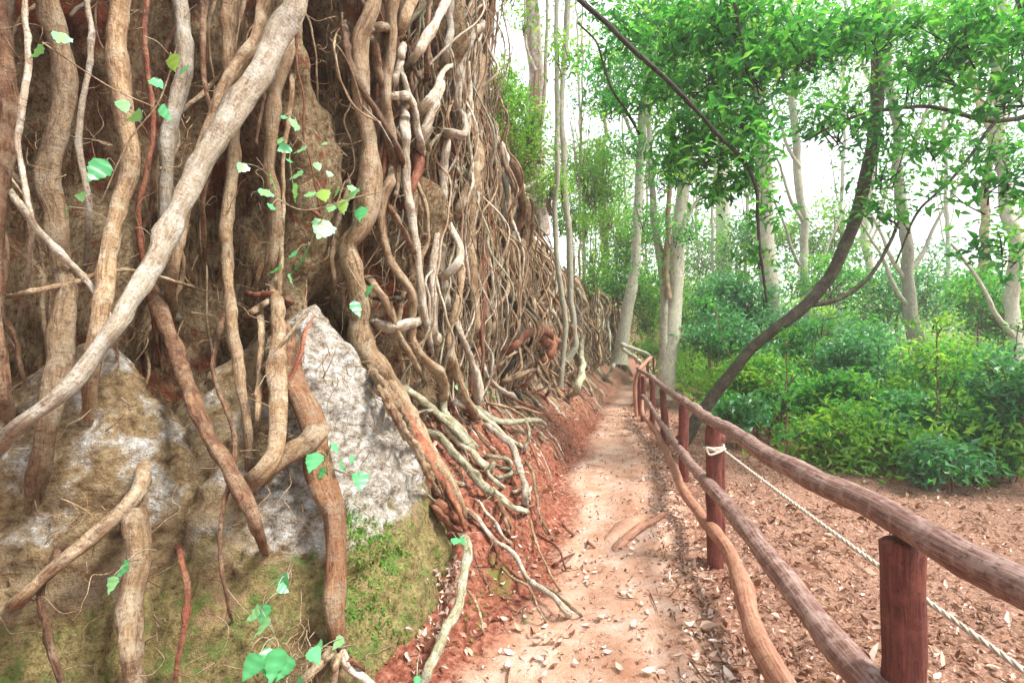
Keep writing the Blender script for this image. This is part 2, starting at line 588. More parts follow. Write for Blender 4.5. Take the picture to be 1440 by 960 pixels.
gx = axis([(-400, 80), (-80, 10), (-20, 2), (-5, .15), (-1.6, .034), (2.6, .06), (6, .2), (16, 1.0), (40, 5), (100, 60), (400, 1)])
gy = axis([(-60, 10), (-10, 1), (0, .2), (2, .034), (5.5, .05), (12, .12), (26, .6), (60, 5), (140, 40), (900, 1)])
GX, GY = np.meshgrid(gx, gy)
GZ = ground_z(GX, GY)
nx_, ny_ = len(gx), len(gy)
idx = np.arange(nx_ * ny_).reshape(ny_, nx_)
GF = np.stack([idx[:-1, :-1], idx[:-1, 1:], idx[1:, 1:], idx[1:, :-1]], -1).reshape(-1, 4)
GV = np.stack([GX, GY, GZ], -1).reshape(-1, 3)
ex_ = np.interp(GY, EDGE_Y, EDGE_X)
rx_ = np.interp(GY, FEN_Y, FEN_X)
wob = 0.18 * fbm(GX * 1.5, GY * 1.5, 9.0, 3)
path_m = sstep(-0.16, 0.42, GX - ex_ + wob) * (1 - 0.75 * sstep(-0.30, 0.05, GX - rx_ + wob))
lit_m = sstep(-0.35, 0.15, GX - rx_ + wob * 1.4) * 0.85
lit_m = np.maximum(lit_m, 0.5 * sstep(9, 14, GY))
moss_m = 0.62 * np.exp(-(((GX + .08) / .14) ** 2 + ((GY - 3.35) / .38) ** 2)) + 0.5 * np.exp(-(((GX - .10) / .10) ** 2 + ((GY - 2.95) / .12) ** 2))
gm = make_mesh('ground', GV, GF, MT_GROUND, extra={'path': path_m.ravel(), 'litter': lit_m.ravel(), 'moss': moss_m.ravel()})
link('ground', gm, kind='structure')

# ------------------------------------------------------------------ cliff
s0, s1 = 0.3, FLEN - 0.3
sv_ = axis([(s0, .12), (s_of_y(1.5), .05), (s_of_y(3.2), .028), (s_of_y(7), .045), (s_of_y(14), .09), (s_of_y(22), .3), (s1, 1)])
hv = np.linspace(-0.2, 1.0, 190)


def recess(P):
    d = 0
    for (px, py, rp, ry, dep) in REC:
        q = REC_P[(px, py)]
        hr = np.hypot(P[..., 0] - q[0], P[..., 1] - q[1]) / rp
        vr = np.abs(P[..., 2] - q[2]) / ry
        d = d + 2.0 * dep * np.exp(-(hr ** 2 + vr ** 2) ** 1.5)
    return d


SS, TT = np.meshgrid(sv_, hv)
HH = TT * wall_h(SS)
PW, NW = wall_p(SS, HH)
PWf = PW.reshape(-1, 3)
wi = np.arange(PW.shape[0] * PW.shape[1]).reshape(PW.shape[0], PW.shape[1])
WF = np.stack([wi[:-1, :-1], wi[:-1, 1:], wi[1:, 1:], wi[1:, :-1]], -1).reshape(-1, 4)
# smooth face used to lay the roots on
bs = np.linspace(s0, s1, 260)
bh = np.linspace(-0.3, 8.0, 60)
BS, BH = np.meshgrid(bs, bh)
BP, _ = wall_p(BS, BH)
bi = np.arange(BP.shape[0] * BP.shape[1]).reshape(BP.shape[0], BP.shape[1])
BF = np.stack([bi[:-1, :-1], bi[:-1, 1:], bi[1:, 1:], bi[1:, :-1]], -1).reshape(-1, 4)
bvh_wall = BVHTree.FromPolygons([tuple(v) for v in BP.reshape(-1, 3)], [tuple(f) for f in BF])
sgx = np.linspace(-5, 8, 120)
sgy = np.linspace(0.5, 30, 220)
SX, SY = np.meshgrid(sgx, sgy)
SZ = ground_z(SX, SY, False)
si = np.arange(SX.size).reshape(SX.shape)
SF = np.stack([si[:-1, :-1], si[:-1, 1:], si[1:, 1:], si[1:, :-1]], -1).reshape(-1, 4)
bvh_ground = BVHTree.FromPolygons([tuple(v) for v in np.stack([SX, SY, SZ], -1).reshape(-1, 3)], [tuple(f) for f in SF])


def boulder_geo(cx, cy, zt, rr, rl, rf, seed, nz=90, na=130, amp=1.0):
    """leaning cone of rock: rr radius to the right, rl to the left, rf to the front"""
    a = np.linspace(0, 2 * math.pi, na, endpoint=False)
    t = np.linspace(0, 1, nz)
    A, T = np.meshgrid(a, t)
    z = -0.3 + (zt + 0.3) * (1 - (1 - T) ** 1.0)
    prof = np.clip(1 - np.sign(z) * (np.abs(z) / zt) ** 1.12, 0, 1.1) ** 0.60 + 0.03 * (1 - T) + .14 * (1 - T) ** 3
    rx = np.where(np.cos(A) > 0, rr, rl)
    ry = np.where(np.sin(A) < 0, rf, 0.8)
    x = cx + np.cos(A) * rx * prof
    y = cy + np.sin(A) * ry * prof
    n = np.stack([np.cos(A), np.sin(A), 0.5 + 0 * A], -1)
    n /= np.linalg.norm(n, axis=-1, keepdims=True)
    P = np.stack([x, y, z], -1)
    dsp = amp * (0.12 * fbm(x * 1.6 + seed, y * 1.6, z * 1.6, 3) + 0.03 * fbm(x * 6, y * 6 + seed, z * 6, 3) - 0.10
                 - 0.05 * np.abs(vnoise(x * 3.3, y * 3.3, z * 8 + seed)) - 0.03 * sstep(.18, .42, fbm(x * 9, y * 9, z * 13 + seed, 3)) + 0.022 * fbm(x * 14, y * 14 + seed, z * 20, 4))
    P2 = P + n * (dsp * np.clip(prof * 3.5, 0.0, 1))[..., None]
    i = np.arange(nz * na).reshape(nz, na)
    j = np.roll(i, -1, axis=1)
    Fc = np.stack([i[:-1], j[:-1], j[1:], i[1:]], -1).reshape(-1, 4)
    return P, P2, Fc


B1 = boulder_geo(-1.26, 3.30, 1.84, .97, 1.5, 1.36, 2.0, 150, 240)
B2 = boulder_geo(-2.10, 2.62, 1.62, 1.05, 1.5, 0.75, 8.0)
bvh_b = [BVHTree.FromPolygons([tuple(v) for v in b[1].reshape(-1, 3)], [tuple(f) for f in b[2]]) for b in (B1, B2)]


def cast(px, py, surf='wgb'):
    d = Vector(((px - 720) / F, 1.0, -(py - 480) / F))
    L = d.length
    dn = d / L
    best = None
    for key, bv in (('w', bvh_wall), ('g', bvh_ground), ('b', bvh_b[0]), ('b', bvh_b[1])):
        if key not in surf:
            continue
        h = bv.ray_cast(Vector(CAM), dn)
        if h[0] is not None and (best is None or h[3] < best):
            best = h[3]
    if best is None:
        best = 9.0 * L
    return best / L          # Y depth


def cpt(px, py, surf='wgb', lift=0.0):
    Y = cast(px, py, surf) - lift
    return at(px, py, Y)


REC = [(470, 50, .22, .55, .7), (490, 215, .12, .5, .7), (505, 120, .15, .4, .5), (600, 110, .12, .5, .5), (365, 560, .14, .5, .5), (372, 270, .10, .4, .5),
       (668, 120, .12, .8, .6), (655, 230, .1, .4, .5), (640, 300, .10, .5, .4), (530, 390, .16, .35, .5), (560, 360, .14, .3, .35),
       (460, 470, .15, .25, .5), (500, 540, .15, .3, .5), (715, 250, .4, .5, .5), (735, 310, .5, .5, .4),
       (100, 200, .25, .7, .6), (250, 120, .2, .6, .5), (230, 420, .25, .5, .5), (320, 300, .15, .7, .6), (40, 330, .2, .8, .6)]
REC = [(a, b, c, d, e if (a, b) in ((490, 215), (668, 120), (470, 50), (460, 470)) else e * .28) for (a, b, c, d, e) in REC]
REC_P = {(r[0], r[1]): cpt(r[0], r[1], 'w') for r in REC}
rec = recess(PW)
EARTH = [(cpt(a_, b_, 'w'), c_, d_) for a_, b_, c_, d_ in ((435, 170, .42, 1.0), (425, 330, .30, .6), (430, 30, .3, .7), (395, 440, .2, .4), (450, 240, .22, .5), (625, 60, .14, .6), (592, 310, .12, .4), (150, 400, .3, .5))]
earth = np.zeros(PW.shape[:2])
for p_, a_, b_ in EARTH:
    earth = np.maximum(earth, np.exp(-((np.hypot(PW[..., 0] - p_[0], PW[..., 1] - p_[1]) / a_) ** 2 + ((PW[..., 2] - p_[2]) / b_) ** 2) ** 1.5))
dsp = -0.13 + 0.30 * fbm(PW[..., 0] * 1.3, PW[..., 1] * 1.3, PW[..., 2] * 0.8, 3) + 0.10 * fbm(SS * 5, HH * 1.2, 2.2, 3) \
    + 0.07 * fbm(SS * 14, HH * 2.0, 5.2, 3) - 0.06 * np.abs(vnoise(SS * 9, HH * 5, 7.7)) - rec
PWd = PW + NW * (np.minimum(dsp, 0.06) + earth * (.36 + .10 * fbm(PW[..., 0] * 5, PW[..., 1] * 5, PW[..., 2] * 5, 4)))[..., None]
# carry the top of the cliff back into the hill
top = PWd[-1]
backs = [top]
rows = [PWd]
for d, dz in ((.25, .12), (.7, .25), (1.6, .4), (4, .8), (10, 2.0), (24, 4.5), (60, 9), (200, 14)):
    q = top - NW[-1] * d + np.array([0, 0, dz])
    q[:, 2] += 0.15 * fbm(q[:, 0], q[:, 1], 1.0, 3)
    rows.append(q[None])
ALL = np.vstack(rows)
ai = np.arange(ALL.shape[0] * ALL.shape[1]).reshape(ALL.shape[0], ALL.shape[1])
AF = np.stack([ai[:-1, :-1], ai[:-1, 1:], ai[1:, 1:], ai[1:, :-1]], -1).reshape(-1, 4)
link('cliff', make_mesh('cliff', ALL.reshape(-1, 3), AF, MT_WALL, extra={'earth': np.vstack([earth, np.repeat(earth[-1:] * 0, len(rows) - 1, 0)]).ravel()}), kind='structure')


def boulder(B, label, lich, moss, name='boulder'):
    P = B[1].reshape(-1, 3)
    o = link(name, make_mesh('boulder', P, B[2], MT_ROCK, extra={'lichen': lich(P), 'moss': moss(P)}))
    o['label'] = label
    o['category'] = 'boulder'
    return o


boulder(B1, 'big leaning rock slab with white lichen above and olive moss below, beside the split root',
        lambda P: sstep(0.42, 0.72, P[:, 2]) * (.30 + .70 * sstep(-1.35, -.9, P[:, 0] + .18 * (P[:, 2] - 1))) * .92, lambda P: (1 - sstep(0.40, 0.86, P[:, 2])) * 0.85)
boulder(B2, 'smaller pale grey rock low at the far left edge under the hanging roots',
        lambda P: sstep(0.4, 0.8, P[:, 2]) * 0.42, lambda P: 1 - sstep(0.3, 0.6, P[:, 2]))

# ------------------------------------------------------------------ traced roots
CR = {'1': (360, 0, 4), '2': (360, 220, 4), '3': (360, 440, 4), '4': (360, 700, 3.69), '5': (640, 0, 3.273), '6': (640, 260, 3.2),
      '7': (720, 440, 3.69), '8': (700, 680, 3.43), 'a': (600, 520, 8), 'b': (600, 620, 6.857), 'c': (640, 720, 6),
      'd': (680, 220, 5.333), 'e': (680, 380, 5.333), 'p': (0, 0, 1)}


def pix(txt, default='p'):
    """'1:780,-40 765,80 2:650,120' -> photograph pixels"""
    cur = default
    out = []
    for tok in txt.split():
        if ':' in tok:
            cur, tok = tok.split(':')
        x, y = tok.split(',')
        ox, oy, sc = CR[cur]
        out.append((ox + float(x) / sc, oy + float(y) / sc))
    return out


def root_path(pts, w0, w1, lift, surf='wgb', wob=0.25, seed=0, sink=(False, True)):
    K0 = len(pts)
    K = int(np.clip(np.linalg.norm(np.diff(np.array(pts), axis=0), axis=1).sum() / 9, 6, 70))
    pp = spline(np.array([(x, y, 0.0) for x, y in pts]), K)[:, :2] if K0 > 1 else np.array(pts)
    Ys = np.array([cast(x, y, surf) for (x, y) in pp])
    pd = np.pad(Ys, 3, mode='edge')
    sm = np.min([pd[q:q + K] for q in range(7)], axis=0)
    Ys = sm.copy()
    for _ in range(max(8, K)):
        t = np.concatenate([[sm[0]], sm, [sm[-1]]])
        sm = np.minimum(Ys, 0.25 * t[:-2] + 0.5 * t[1:-1] + 0.25 * t[2:])
    tt = np.linspace(0, 1, K)
    ws = w0 + (w1 - w0) * tt
    r = ws / 2 * sm / F
    lf = np.full(K, lift) if np.ndim(lift) == 0 else np.interp(tt, np.linspace(0, 1, len(lift)), lift)
    off = lf + r * 0.6
    if sink[1]:
        off = off * (1 - sstep(.80, 1.0, tt)) - (r * .9 + .14) * sstep(.90, 1.0, tt)
    if sink[0]:
        off = off * sstep(0.0, .15, tt) - (r * .9 + .14) * (1 - sstep(0, .08, tt))
    Yf = sm - off
    P = np.array([at(x, y, q) for (x, y), q in zip(pp, Yf)])
    r = ws / 2 * Yf / F
    L = np.linalg.norm(np.diff(P, axis=0), axis=1).sum()
    n = int(np.clip(L / max(r.mean() * 0.55, 0.008), 12, 180))
    Q = spline(np.column_stack([P, r]), n)
    C, R = Q[:, :3], Q[:, 3]
    s = np.linspace(0, L, n)
    rm = R.mean()
    k = 1 / max(rm * 9, .12)
    jit = np.stack([fbm(s * k, seed * 3.7 + q, 2.2, 3) for q in (0.0, 5.5, 9.1)], 1)
    env = np.minimum(1, np.minimum(np.arange(n), np.arange(n)[::-1]) / 5.0)[:, None]
    C = C + jit * rm * wob * 3.0 * env
    R = R * (1 + 0.2 * fbm(s * k * 1.3, 4.4, seed * 1.9, 3)) * (1 + 0.6 * np.clip(vnoise(s * k * 2.3, 8.2, seed) - 0.40, 0, 1))
    if sink[0]:
        R = R * (.45 + .55 * sstep(0, .16, np.linspace(0, 1, n)))
    if sink[1]:
        R = R * (1 - .5 * sstep(.8, 1, np.linspace(0, 1, n)))
    return C, R


ROOTN = [0]


def root_obj(parent, txt, w0, w1, mat, lift=0.10, surf='wgb', name='root', label=None, ends=(False, True), rough=0.12, wob=0.25, crop='p', taper=False):
    # one root as its own mesh
    ROOTN[0] += 1
    pl = pix(txt, crop)
    C, R = root_path(pl, w0, w1, lift, surf, wob, ROOTN[0], (15 < pl[0][1] < 950, 15 < pl[-1][1] < 950))
    C, R = round_ends(C, R, ends[0], ends[1])
    sides = 18 if R.mean() > 0.05 else (12 if R.mean() > 0.018 else 7)
    V, Fc, uv = tube_geo(C, R, sides, rough * 1.3, ROOTN[0] * 1.3)
    o = link(name, make_mesh(name, V, Fc, BK[mat], uv), parent, label=label)
    return o, C, R


fig = thing('fig_tree', (-0.9, 4.6, 0.9), 'large strangler fig whose thick tangled roots pour down the near cliff face', 'tree')
NEAR = [
    # top left pale trunk and its neighbours
    ('1:235,-260 230,-60 200,60 120,200 60,330 0,440 -120,600 -300,900 p:200,400 110,520 -10,640 -90,720', 31, 20, 'p', .45, 'smooth pale spotted trunk at the top left'),
    ('1:40,-260 60,-40 40,80 20,200 -60,330 -200,560 -330,900 p:250,340 235,470', 18, 16, 't', .35, None),
    ('1:230,100 200,200 140,380 100,560 80,760 70,960 2:100,200 100,350 90,600 60,760 80,900', 24, 17, 't', .25, 'straight brown root column'),
    ('1:250,-120 240,60 230,300 240,420 270,560 270,780 2:300,0 350,250 370,420 380,600', 3, 2.5, 'r', .30, None),
    ('1:225,250 200,500 180,700 150,900 2:150,100 150,300 140,520 130,800 140,940', 7, 6, 't', .30, None),
    ('1:60,460 40,600 10,740 0,900', 5, 4, 'b', .3, None),
    # the heavy root that becomes the split root
    ('1:690,-300 660,-40 620,80 580,180 570,260 590,400 600,520 620,640 645,760 650,960 2:650,120 642,240 625,350 575,430 528,480 520,540 540,640 562,730 590,860 3:585,60 600,170 640,260 720,340 780,430 850,560 900,660', 19, 31, 't', .30, 'heavy root bending half way down and then leaning over the rock'),
    ('1:810,-300 780,-40 765,80 760,200 745,350 730,460 740,600 745,720 760,850 760,980 2:760,120 750,200', 22, 12, 't', .28, None),
    ('1:650,190 670,300 700,430 720,520 735,640 740,760', 11, 9, 'b', .24, None),
    ('1:590,190 650,170 720,158 750,150', 13, 11, 't', .26, None),
    ('1:500,120 510,300 550,410 610,540 680,640 740,740 790,830 815,900 815,1000 2:830,160', 9, 9, 'b', .36, 'dark brown root slanting across the others'),
    ('1:470,160 440,230 450,330 480,460 540,580 600,640 700,690 790,760', 3, 2, 't', .40, None),
    ('1:410,215 480,290 530,380 570,500 590,580 640,700', 3, 2, 't', .42, None),
    ('1:570,560 640,640 700,700 800,880', 2, 2, 'p', .42, None),
    ('1:900,-260 880,-30 850,80 815,170 800,240', 16, 12, 't', .26, None),
    ('1:1110,-200 1060,30 1000,150 940,240 880,330 835,375', 11, 12, 'p', .34, 'white slanting root near the top'),
    ('1:870,370 900,410 930,460', 6, 5, 'b', .3, None),
    ('1:960,-260 965,-20 970,120 965,250 960,400 950,500', 8, 6, 'b', .36, None),
    ('1:1095,-260 1090,-30 1085,80 1090,180 1080,260 1060,350 1030,430', 11, 9, 'p', .30, None),
    ('1:1110,360 1050,405 1020,480 980,560 930,620 895,655', 6, 11, 'p', .34, 'pale forked root'),
    ('1:1045,420 1010,560 980,660 945,740 915,830', 11, 12, 'p', .30, None),
    ('1:810,370 850,520 890,620 900,720 920,800 920,900', 9, 11, 'p', .31, None),
    ('1:830,260 800,380 770,470 750,500', 12, 9, 'p', .29, None),
    ('1:750,540 800,540 860,530', 11, 9, 'p', .33, None),
    ('1:800,560 830,640 840,780 850,960 2:845,140 870,280 890,440 910,600 930,760 950,960 3:965,130 990,230 1010,300', 12, 11, 'p', .30, 'long pale root hanging straight down the middle'),
    ('1:1150,-260 1150,-20 1160,120 1150,260 1150,400 1170,520 1185,640 1150,730', 10, 10, 't', .30, None),
    ('1:1240,-200 1225,0 1200,90 1190,190', 9, 9, 't', .32, None),
    ('1:1290,130 1220,190 1190,260 1150,360 1145,460 1130,600 1120,720', 12, 10, 'p', .32, None),
    ('1:1310,-260 1300,-20 1290,100 1285,220', 14, 16, 'g', .28, None),
    ('1:1290,190 1270,300 1250,420 1240,560 1220,700 1250,860 1230,980 2:1200,180 1150,300 1100,380', 17, 14, 't', .26, None),
    ('1:1250,500 1270,650 1290,760 1270,900 2:1270,100 1265,260', 8, 6, 'b', .33, None),
    ('1:1040,755 1090,745 1175,760 1175,690 1150,620 1160,560', 11, 10, 'p', .34, 'crooked pale root bent like an elbow'),
    ('1:1115,700 1080,740 1070,850 2:1065,0 1060,130 1060,300 1090,400 1140,480 1145,570 1090,650 1020,690 975,680', 9, 11, 'p', .31, 'looping pale root'),
    ('2:1060,200 1030,400 1000,560 985,680 1000,780 1000,960 3:1010,140 1050,240', 7, 11, 'p', .28, None),
    ('1:1215,300 1210,450 1210,620 1200,760', 8, 6, 'd', .18, None),
    ('2:775,-60 770,20 760,120 720,220 710,300 720,440 745,560 790,640 840,720 872,800 880,960 3:880,140 900,200 960,280 1030,350 1060,420 1060,520 1070,590', 13, 13, 't', .30, 'brown root winding from the middle of the face to the ground'),
    ('2:740,260 790,350 840,430 880,520 900,570', 8, 7, 'b', .36, None),
    ('2:810,0 790,200 750,270', 6, 5, 't', .30, None),
    ('2:1240,20 1190,180 1130,330 1095,380', 14, 10, 't', .24, None),
    ('2:1230,60 1220,250 1200,420 1210,600 1220,800 1230,980 3:1230,140 1250,240', 14, 13, 't', .20, None),
    ('2:1160,280 1150,420 1170,560 1180,700', 15, 10, 'r', .14, 'rotten red root in the dark hollow'),
    ('2:900,-20 910,80 880,200 810,300', 18, 8, 'r', .12, None),
    ('2:1175,600 1150,700 1130,800 1090,960 3:1080,160 1090,280 1060,380', 11, 11, 't', .26, None),
    ('2:1045,480 1035,620 1065,780 1080,900', 10, 9, 'p', .20, None),
    ('2:600,680 670,720 720,800 760,880 800,960 3:800,100 860,220 920,330 965,410', 11, 8, 't', .30, None),
    ('2:660,800 740,805 835,790', 6, 6, 'd', .30, None),
    ('2:640,945 760,965 930,930', 15, 13, 'p', .16, None),
    ('2:520,110 510,200 470,320 440,420 430,560 440,700 420,850', 7, 6, 't', .30, None),
    ('2:-60,900 0,860 60,825 100,800', 12, 10, 't', .32, None),
    ('2:-60,770 0,780 80,780 200,820 130,850', 9, 8, 'r', .34, None),
    ('2:280,290 330,320 385,360', 6, 5, 'r', .34, None),
    ('3:1120,20 1150,120 1190,220 1230,330 1240,420 1235,520', 9, 10, 'p', .24, None),
    ('3:1070,160 1100,220 1130,360 1170,480 1220,560 1260,620', 10, 13, 't', .26, None),
    ('3:780,380 860,440 940,500 1010,550 1070,600 1150,680 1240,790', 9, 10, 'g', .14, None),
    ('3:870,575 940,555 1010,550', 5, 5, 'p', .2, None),
    # left side of the slab
    ('3:20,460 110,420 200,350 250,230 280,100 330,20', 6, 5, 'r', .18, None),
    ('3:0,380 60,280 130,200 220,80 300,-20', 6, 5, 't', .22, None),
    ('3:90,-260 110,-80 120,100 112,300 120,480 130,640 100,800 40,890 -40,970 -150,1050', 16, 24, 't', .16, 'root curling away to the left under the slab'),
    ('3:20,-40 30,140 20,300 10,460 0,700', 9, 8, 't', .10, None),
    # front root over the slab
    ('p:398,455 400,500 416,545 436,585 446,625 452,680 4:385,60 390,200 398,400 400,600 412,780 440,860', 30, 30, 'k', .06, 'stout bare root standing in front of the rock slab'),
    ('3:370,640 290,740 180,810 90,880 -30,960', 26, 20, 't', .12, None),
    ('4:400,780 330,860 260,930 180,1000', 14, 8, 't', .08, None),
    ('4:430,800 480,880 560,930 640,1000', 16, 9, 'p', .08, None),
    ('4:410,820 410,900 400,1000', 13, 9, 't', .12, None),
    ('4:440,830 500,850 540,870 570,900', 8, 5, 'r', .10, None),
    # ground fan below the cliff
    ('a:630,-40 680,110 760,170 860,250 980,320 1100,390 1240,440 1320,490 1400,560', 6, 3.5, 'r', .04, None),
    ('a:1190,5 1000,80 860,140 790,190', 5, 5, 't', .04, None),
    ('a:545,-160 560,0 580,120 592,220 575,340 590,430', 9, 10, 'p', .10, None),
    ('a:280,350 400,380 480,430', 8, 8, 'p', .06, None),
    ('a:520,380 620,460 720,540 850,580 1000,575 1150,560 1250,570 1330,615', 9, 8, 'g', .08, 'long grey root lying out along the bank'),
    ('a:510,420 600,500 680,560 780,650 880,740 960,810 1060,870 1120,910', 10, 6, 'g', .06, None),
    ('a:330,-80 340,0 380,150 440,320 480,430 540,540 640,610', 9, 10, 't', .10, None),
    ('a:590,630 700,640 760,700 850,760 940,830 1000,950 b:880,180 920,320 960,440 950,560 965,690', 8, 8, 'p', .07, 'white root running down to the path edge'),
    ('a:130,0 190,100 205,260 190,400 205,490 300,580 400,680 460,770 540,850 600,920', 10, 9, 'g', .08, None),
    ('a:150,500 220,620 300,740 400,840 500,920 b:430,80 500,180 590,245 650,300', 9, 10, 'g', .07, None),
    ('a:-80,370 0,400 60,440 150,500', 6, 7, 'g', .08, None),
    ('a:-80,680 0,700 120,730 200,800 b:300,160 400,260 470,340 540,420 610,490 645,570', 10, 12, 'g', .06, None),
    ('a:-60,720 0,780 100,930 b:80,120 170,270 270,390 340,412 430,420', 5, 5, 'p', .08, None),
    ('a:640,380 800,390 930,430 1050,500 1160,580', 4, 4, 't', .03, None),
    ('a:920,410 1100,430 1200,470 1310,495', 4.5, 3.5, 't', .02, None),
    ('a:1100,570 1145,640 1150,760 1110,860 1100,980', 5, 5, 'g', .05, None),
    ('a:1220,740 1300,790 1380,870 1440,950 1490,1030', 5, 3, 't', .02, None),
    ('a:490,580 600,740 700,870 790,960 b:660,150', 4.5, 4, 'b', .08, None),
    ('b:530,140 640,145 740,155 805,205 820,255 740,268 650,235', 6, 6, 'g', .08, None),
    ('b:640,200 620,280 560,310', 6, 6, 'g', .07, None),
    ('b:640,350 720,350 800,320 840,290', 6, 6, 'g', .06, None),
    ('b:560,300 640,370 710,430 765,470', 7, 6, 'g', .07, None),
    ('b:620,450 700,530 780,610 860,660 985,682', 8, 7, 'g', .05, None),
    ('b:940,180 1000,260 1030,340 1050,480 1070,620 1110,760 1180,880 1250,980', 4.5, 3, 't', .03, None),
    ('b:1000,440 985,520 995,600', 4.5, 4, 'p', .05, None),
    ('b:820,495 870,480 935,450', 4, 4, 'p', .05, None),
    ('b:980,0 1050,160 1100,300 1150,410 1240,430', 3, 2, 'r', .02, None),
    ('b:460,560 530,610 560,680 640,760 700,840 720,900', 3.5, 3.5, 'p', .05, None),
    ('b:690,590 750,700 790,800 800,900', 7, 6, 'b', .05, None),
    ('b:400,640 490,740 560,830 c:280,170 350,260 440,310 510,380 560,480 610,560 700,630 820,720 930,830 1035,925', 7, 8, 'p', .03, 'pale forked root reaching out on to the path'),
    ('c:690,600 850,690 980,800 1105,905', 5, 3.5, 't', .01, None),
    ('c:240,0 330,80 380,180 500,290', 4, 4, 'p', .06, None),
    ('c:400,20 440,120 462,230', 6, 5, 'b', .05, None),
    ('c:630,50 660,180 700,300 760,430 820,560 912,692', 3.5, 3, 't', .02, None),
    ('c:715,20 740,110 790,190 860,250', 4, 3, 't', .02, None),
    ('c:680,180 800,250 880,320 940,510', 3, 2.5, 'r', .01, None),
    ('c:380,450 480,550 610,620 660,700 710,830 790,955', 3.5, 3, 't', .02, None),
    ('c:100,650 170,760 210,870 230,960 250,1060', 3.5, 3, 't', .02, None),
    ('4:1040,180 1085,215 1097,290 1080,400 1050,540 1010,640 960,740 900,860 850,990', 11, 12, 'g', .10, 'grey green root drooping from the split root to the ground'),
    ('c:340,260 355,360 340,470', 5, 4, 'r', .03, None),
    ('c:800,470 900,400 1010,345', 4, 3, 'r', .01, None),
    ('8:310,190 340,225 372,255', 5, 4, 'r', .0, None),
    ('8:432,278 455,298 476,318', 4, 3, 'r', .0, None),
]
for e in NEAR:
    root_obj(fig, e[0], e[1], e[2], e[3], e[4], label=e[5])

# the split root: a grey bark half, a red rotten core half and a ragged stump end
sp, C, R = root_obj(fig, '2:590,860 3:590,60 605,170 645,260 720,345 780,430 850,560 910,690 970,810 1020,900 1065,990 p:636,712 652,742', 22, 26, 't', .22, name='split_root',
                    label='thick half rotten root split open along its length', rough=0.2)
for k, (txt, w0, w1, mt, lf) in enumerate([
        ('3:690,350 770,500 860,640 940,770 1010,880 1070,980 p:640,716 654,746', 17, 24, 'r', .34),
        ('3:740,470 810,580 900,700 970,820 1040,930 p:634,706', 12, 12, 'r', .33),
        ('3:640,300 700,400 770,520 830,620 880,700 960,830', 12, 9, 't', .35),
        ('3:660,370 740,520 800,620 880,740 950,860 990,960 p:622,700', 9, 10, 't', .33),
        ('3:650,320 720,400 790,500 850,590 920,700 980,800 1050,920', 9, 8, 't', .40),
        ('3:720,470 790,590 850,680 930,790 1000,900 p:628,712', 7, 6, 'b', .41),
        ('b:60,560 160,640 280,740 400,800 430,880', 14, 8, 'r', .10),
        ('b:130,520 240,620 360,700 480,760', 12, 9, 'b', .12),
        ('b:170,260 240,420 320,560 420,680 500,740', 8, 8, 'r', .12),
        ('b:30,600 120,700 230,800 350,880', 9, 7, 'r', .09),
        ('b:260,600 350,640 430,700 520,790', 6, 5, 't', .12)]):
    ROOTN[0] += 1
    C, R = root_path(pix(txt), w0, w1, lf, 'wgb', 0.35, ROOTN[0], (True, False))
    R = R * np.interp(np.linspace(0, 1, len(R)), [0, .7 + .02 * k, 1], [1, 1, .22])
    C, R = round_ends(C, R, True, True)
    V, Fc, uv = tube_geo(C, R, 12, 0.32, ROOTN[0])
    link('heartwood' if mt == 'r' else 'bark_strip', make_mesh('heartwood', V, Fc, BK[mt], uv), sp)

# roots that continue to the left of the slab
LEFT = [
    ('p:330,-60 322,60 330,200 318,330 330,470 345,600 352,700', 30, 24, 't', .2),
    ('p:250,-60 262,80 240,200 232,330 250,450', 36, 30, 'p', .2),
    ('p:170,-60 160,90 180,230 150,380 130,520 110,640', 40, 34, 't', .25),
    ('p:60,-60 90,100 70,260 90,420 60,600 40,760', 44, 38, 't', .2),
    ('p:-20,-60 10,160 -10,400 20,640', 36, 30, 'b', .2),
    ('p:200,380 235,470 270,560 310,640 352,720 385,800', 26, 30, 'b', .22),
    ('p:10,860 70,800 130,750 190,690 205,640', 30, 34, 't', .16),
    ('p:290,-60 285,90 300,190 285,300 292,420', 12, 10, 'b', .3),
    ('p:210,-60 205,60 215,190 195,300 212,430 230,540', 13, 9, 'r', .3),
    ('p:120,-60 128,70 110,190 125,310 108,440', 14, 10, 'p', .3),
    ('p:30,-60 40,80 25,200 45,330 22,470', 12, 10, 'p', .34),
    ('p:0,420 90,400 180,380 290,410', 10, 8, 't', .32),
    ('p:0,250 60,330 140,420 170,520', 14, 10, 'p', .34),
    ('p:190,690 195,780 180,860 195,980', 40, 44, 't', .14),
    ('p:320,420 300,520 330,620 310,760 330,900', 10, 8, 'b', .2),
    ('p:90,760 60,840 90,980', 16, 14, 'b', .14),
    ('p:250,760 262,850 240,980', 12, 10, 'r', .12),
]
figl = thing('fig_tree', (-2.6, 2.7, 0.4), 'fig roots hanging in the shade at the left edge beside the pale rock', 'tree')
for e in LEFT:
    x0_ = e[0][2:].split(' ')[0].split(',')
    if x0_[1] == '-60':
        e = ('p:%d,-420 %d,-230 ' % (int(x0_[0]) - 6, int(x0_[0]) + 8) + e[0][2:],) + e[1:]
    root_obj(figl, e[0], e[1] * .68, e[2] * .62, e[3], e[4])

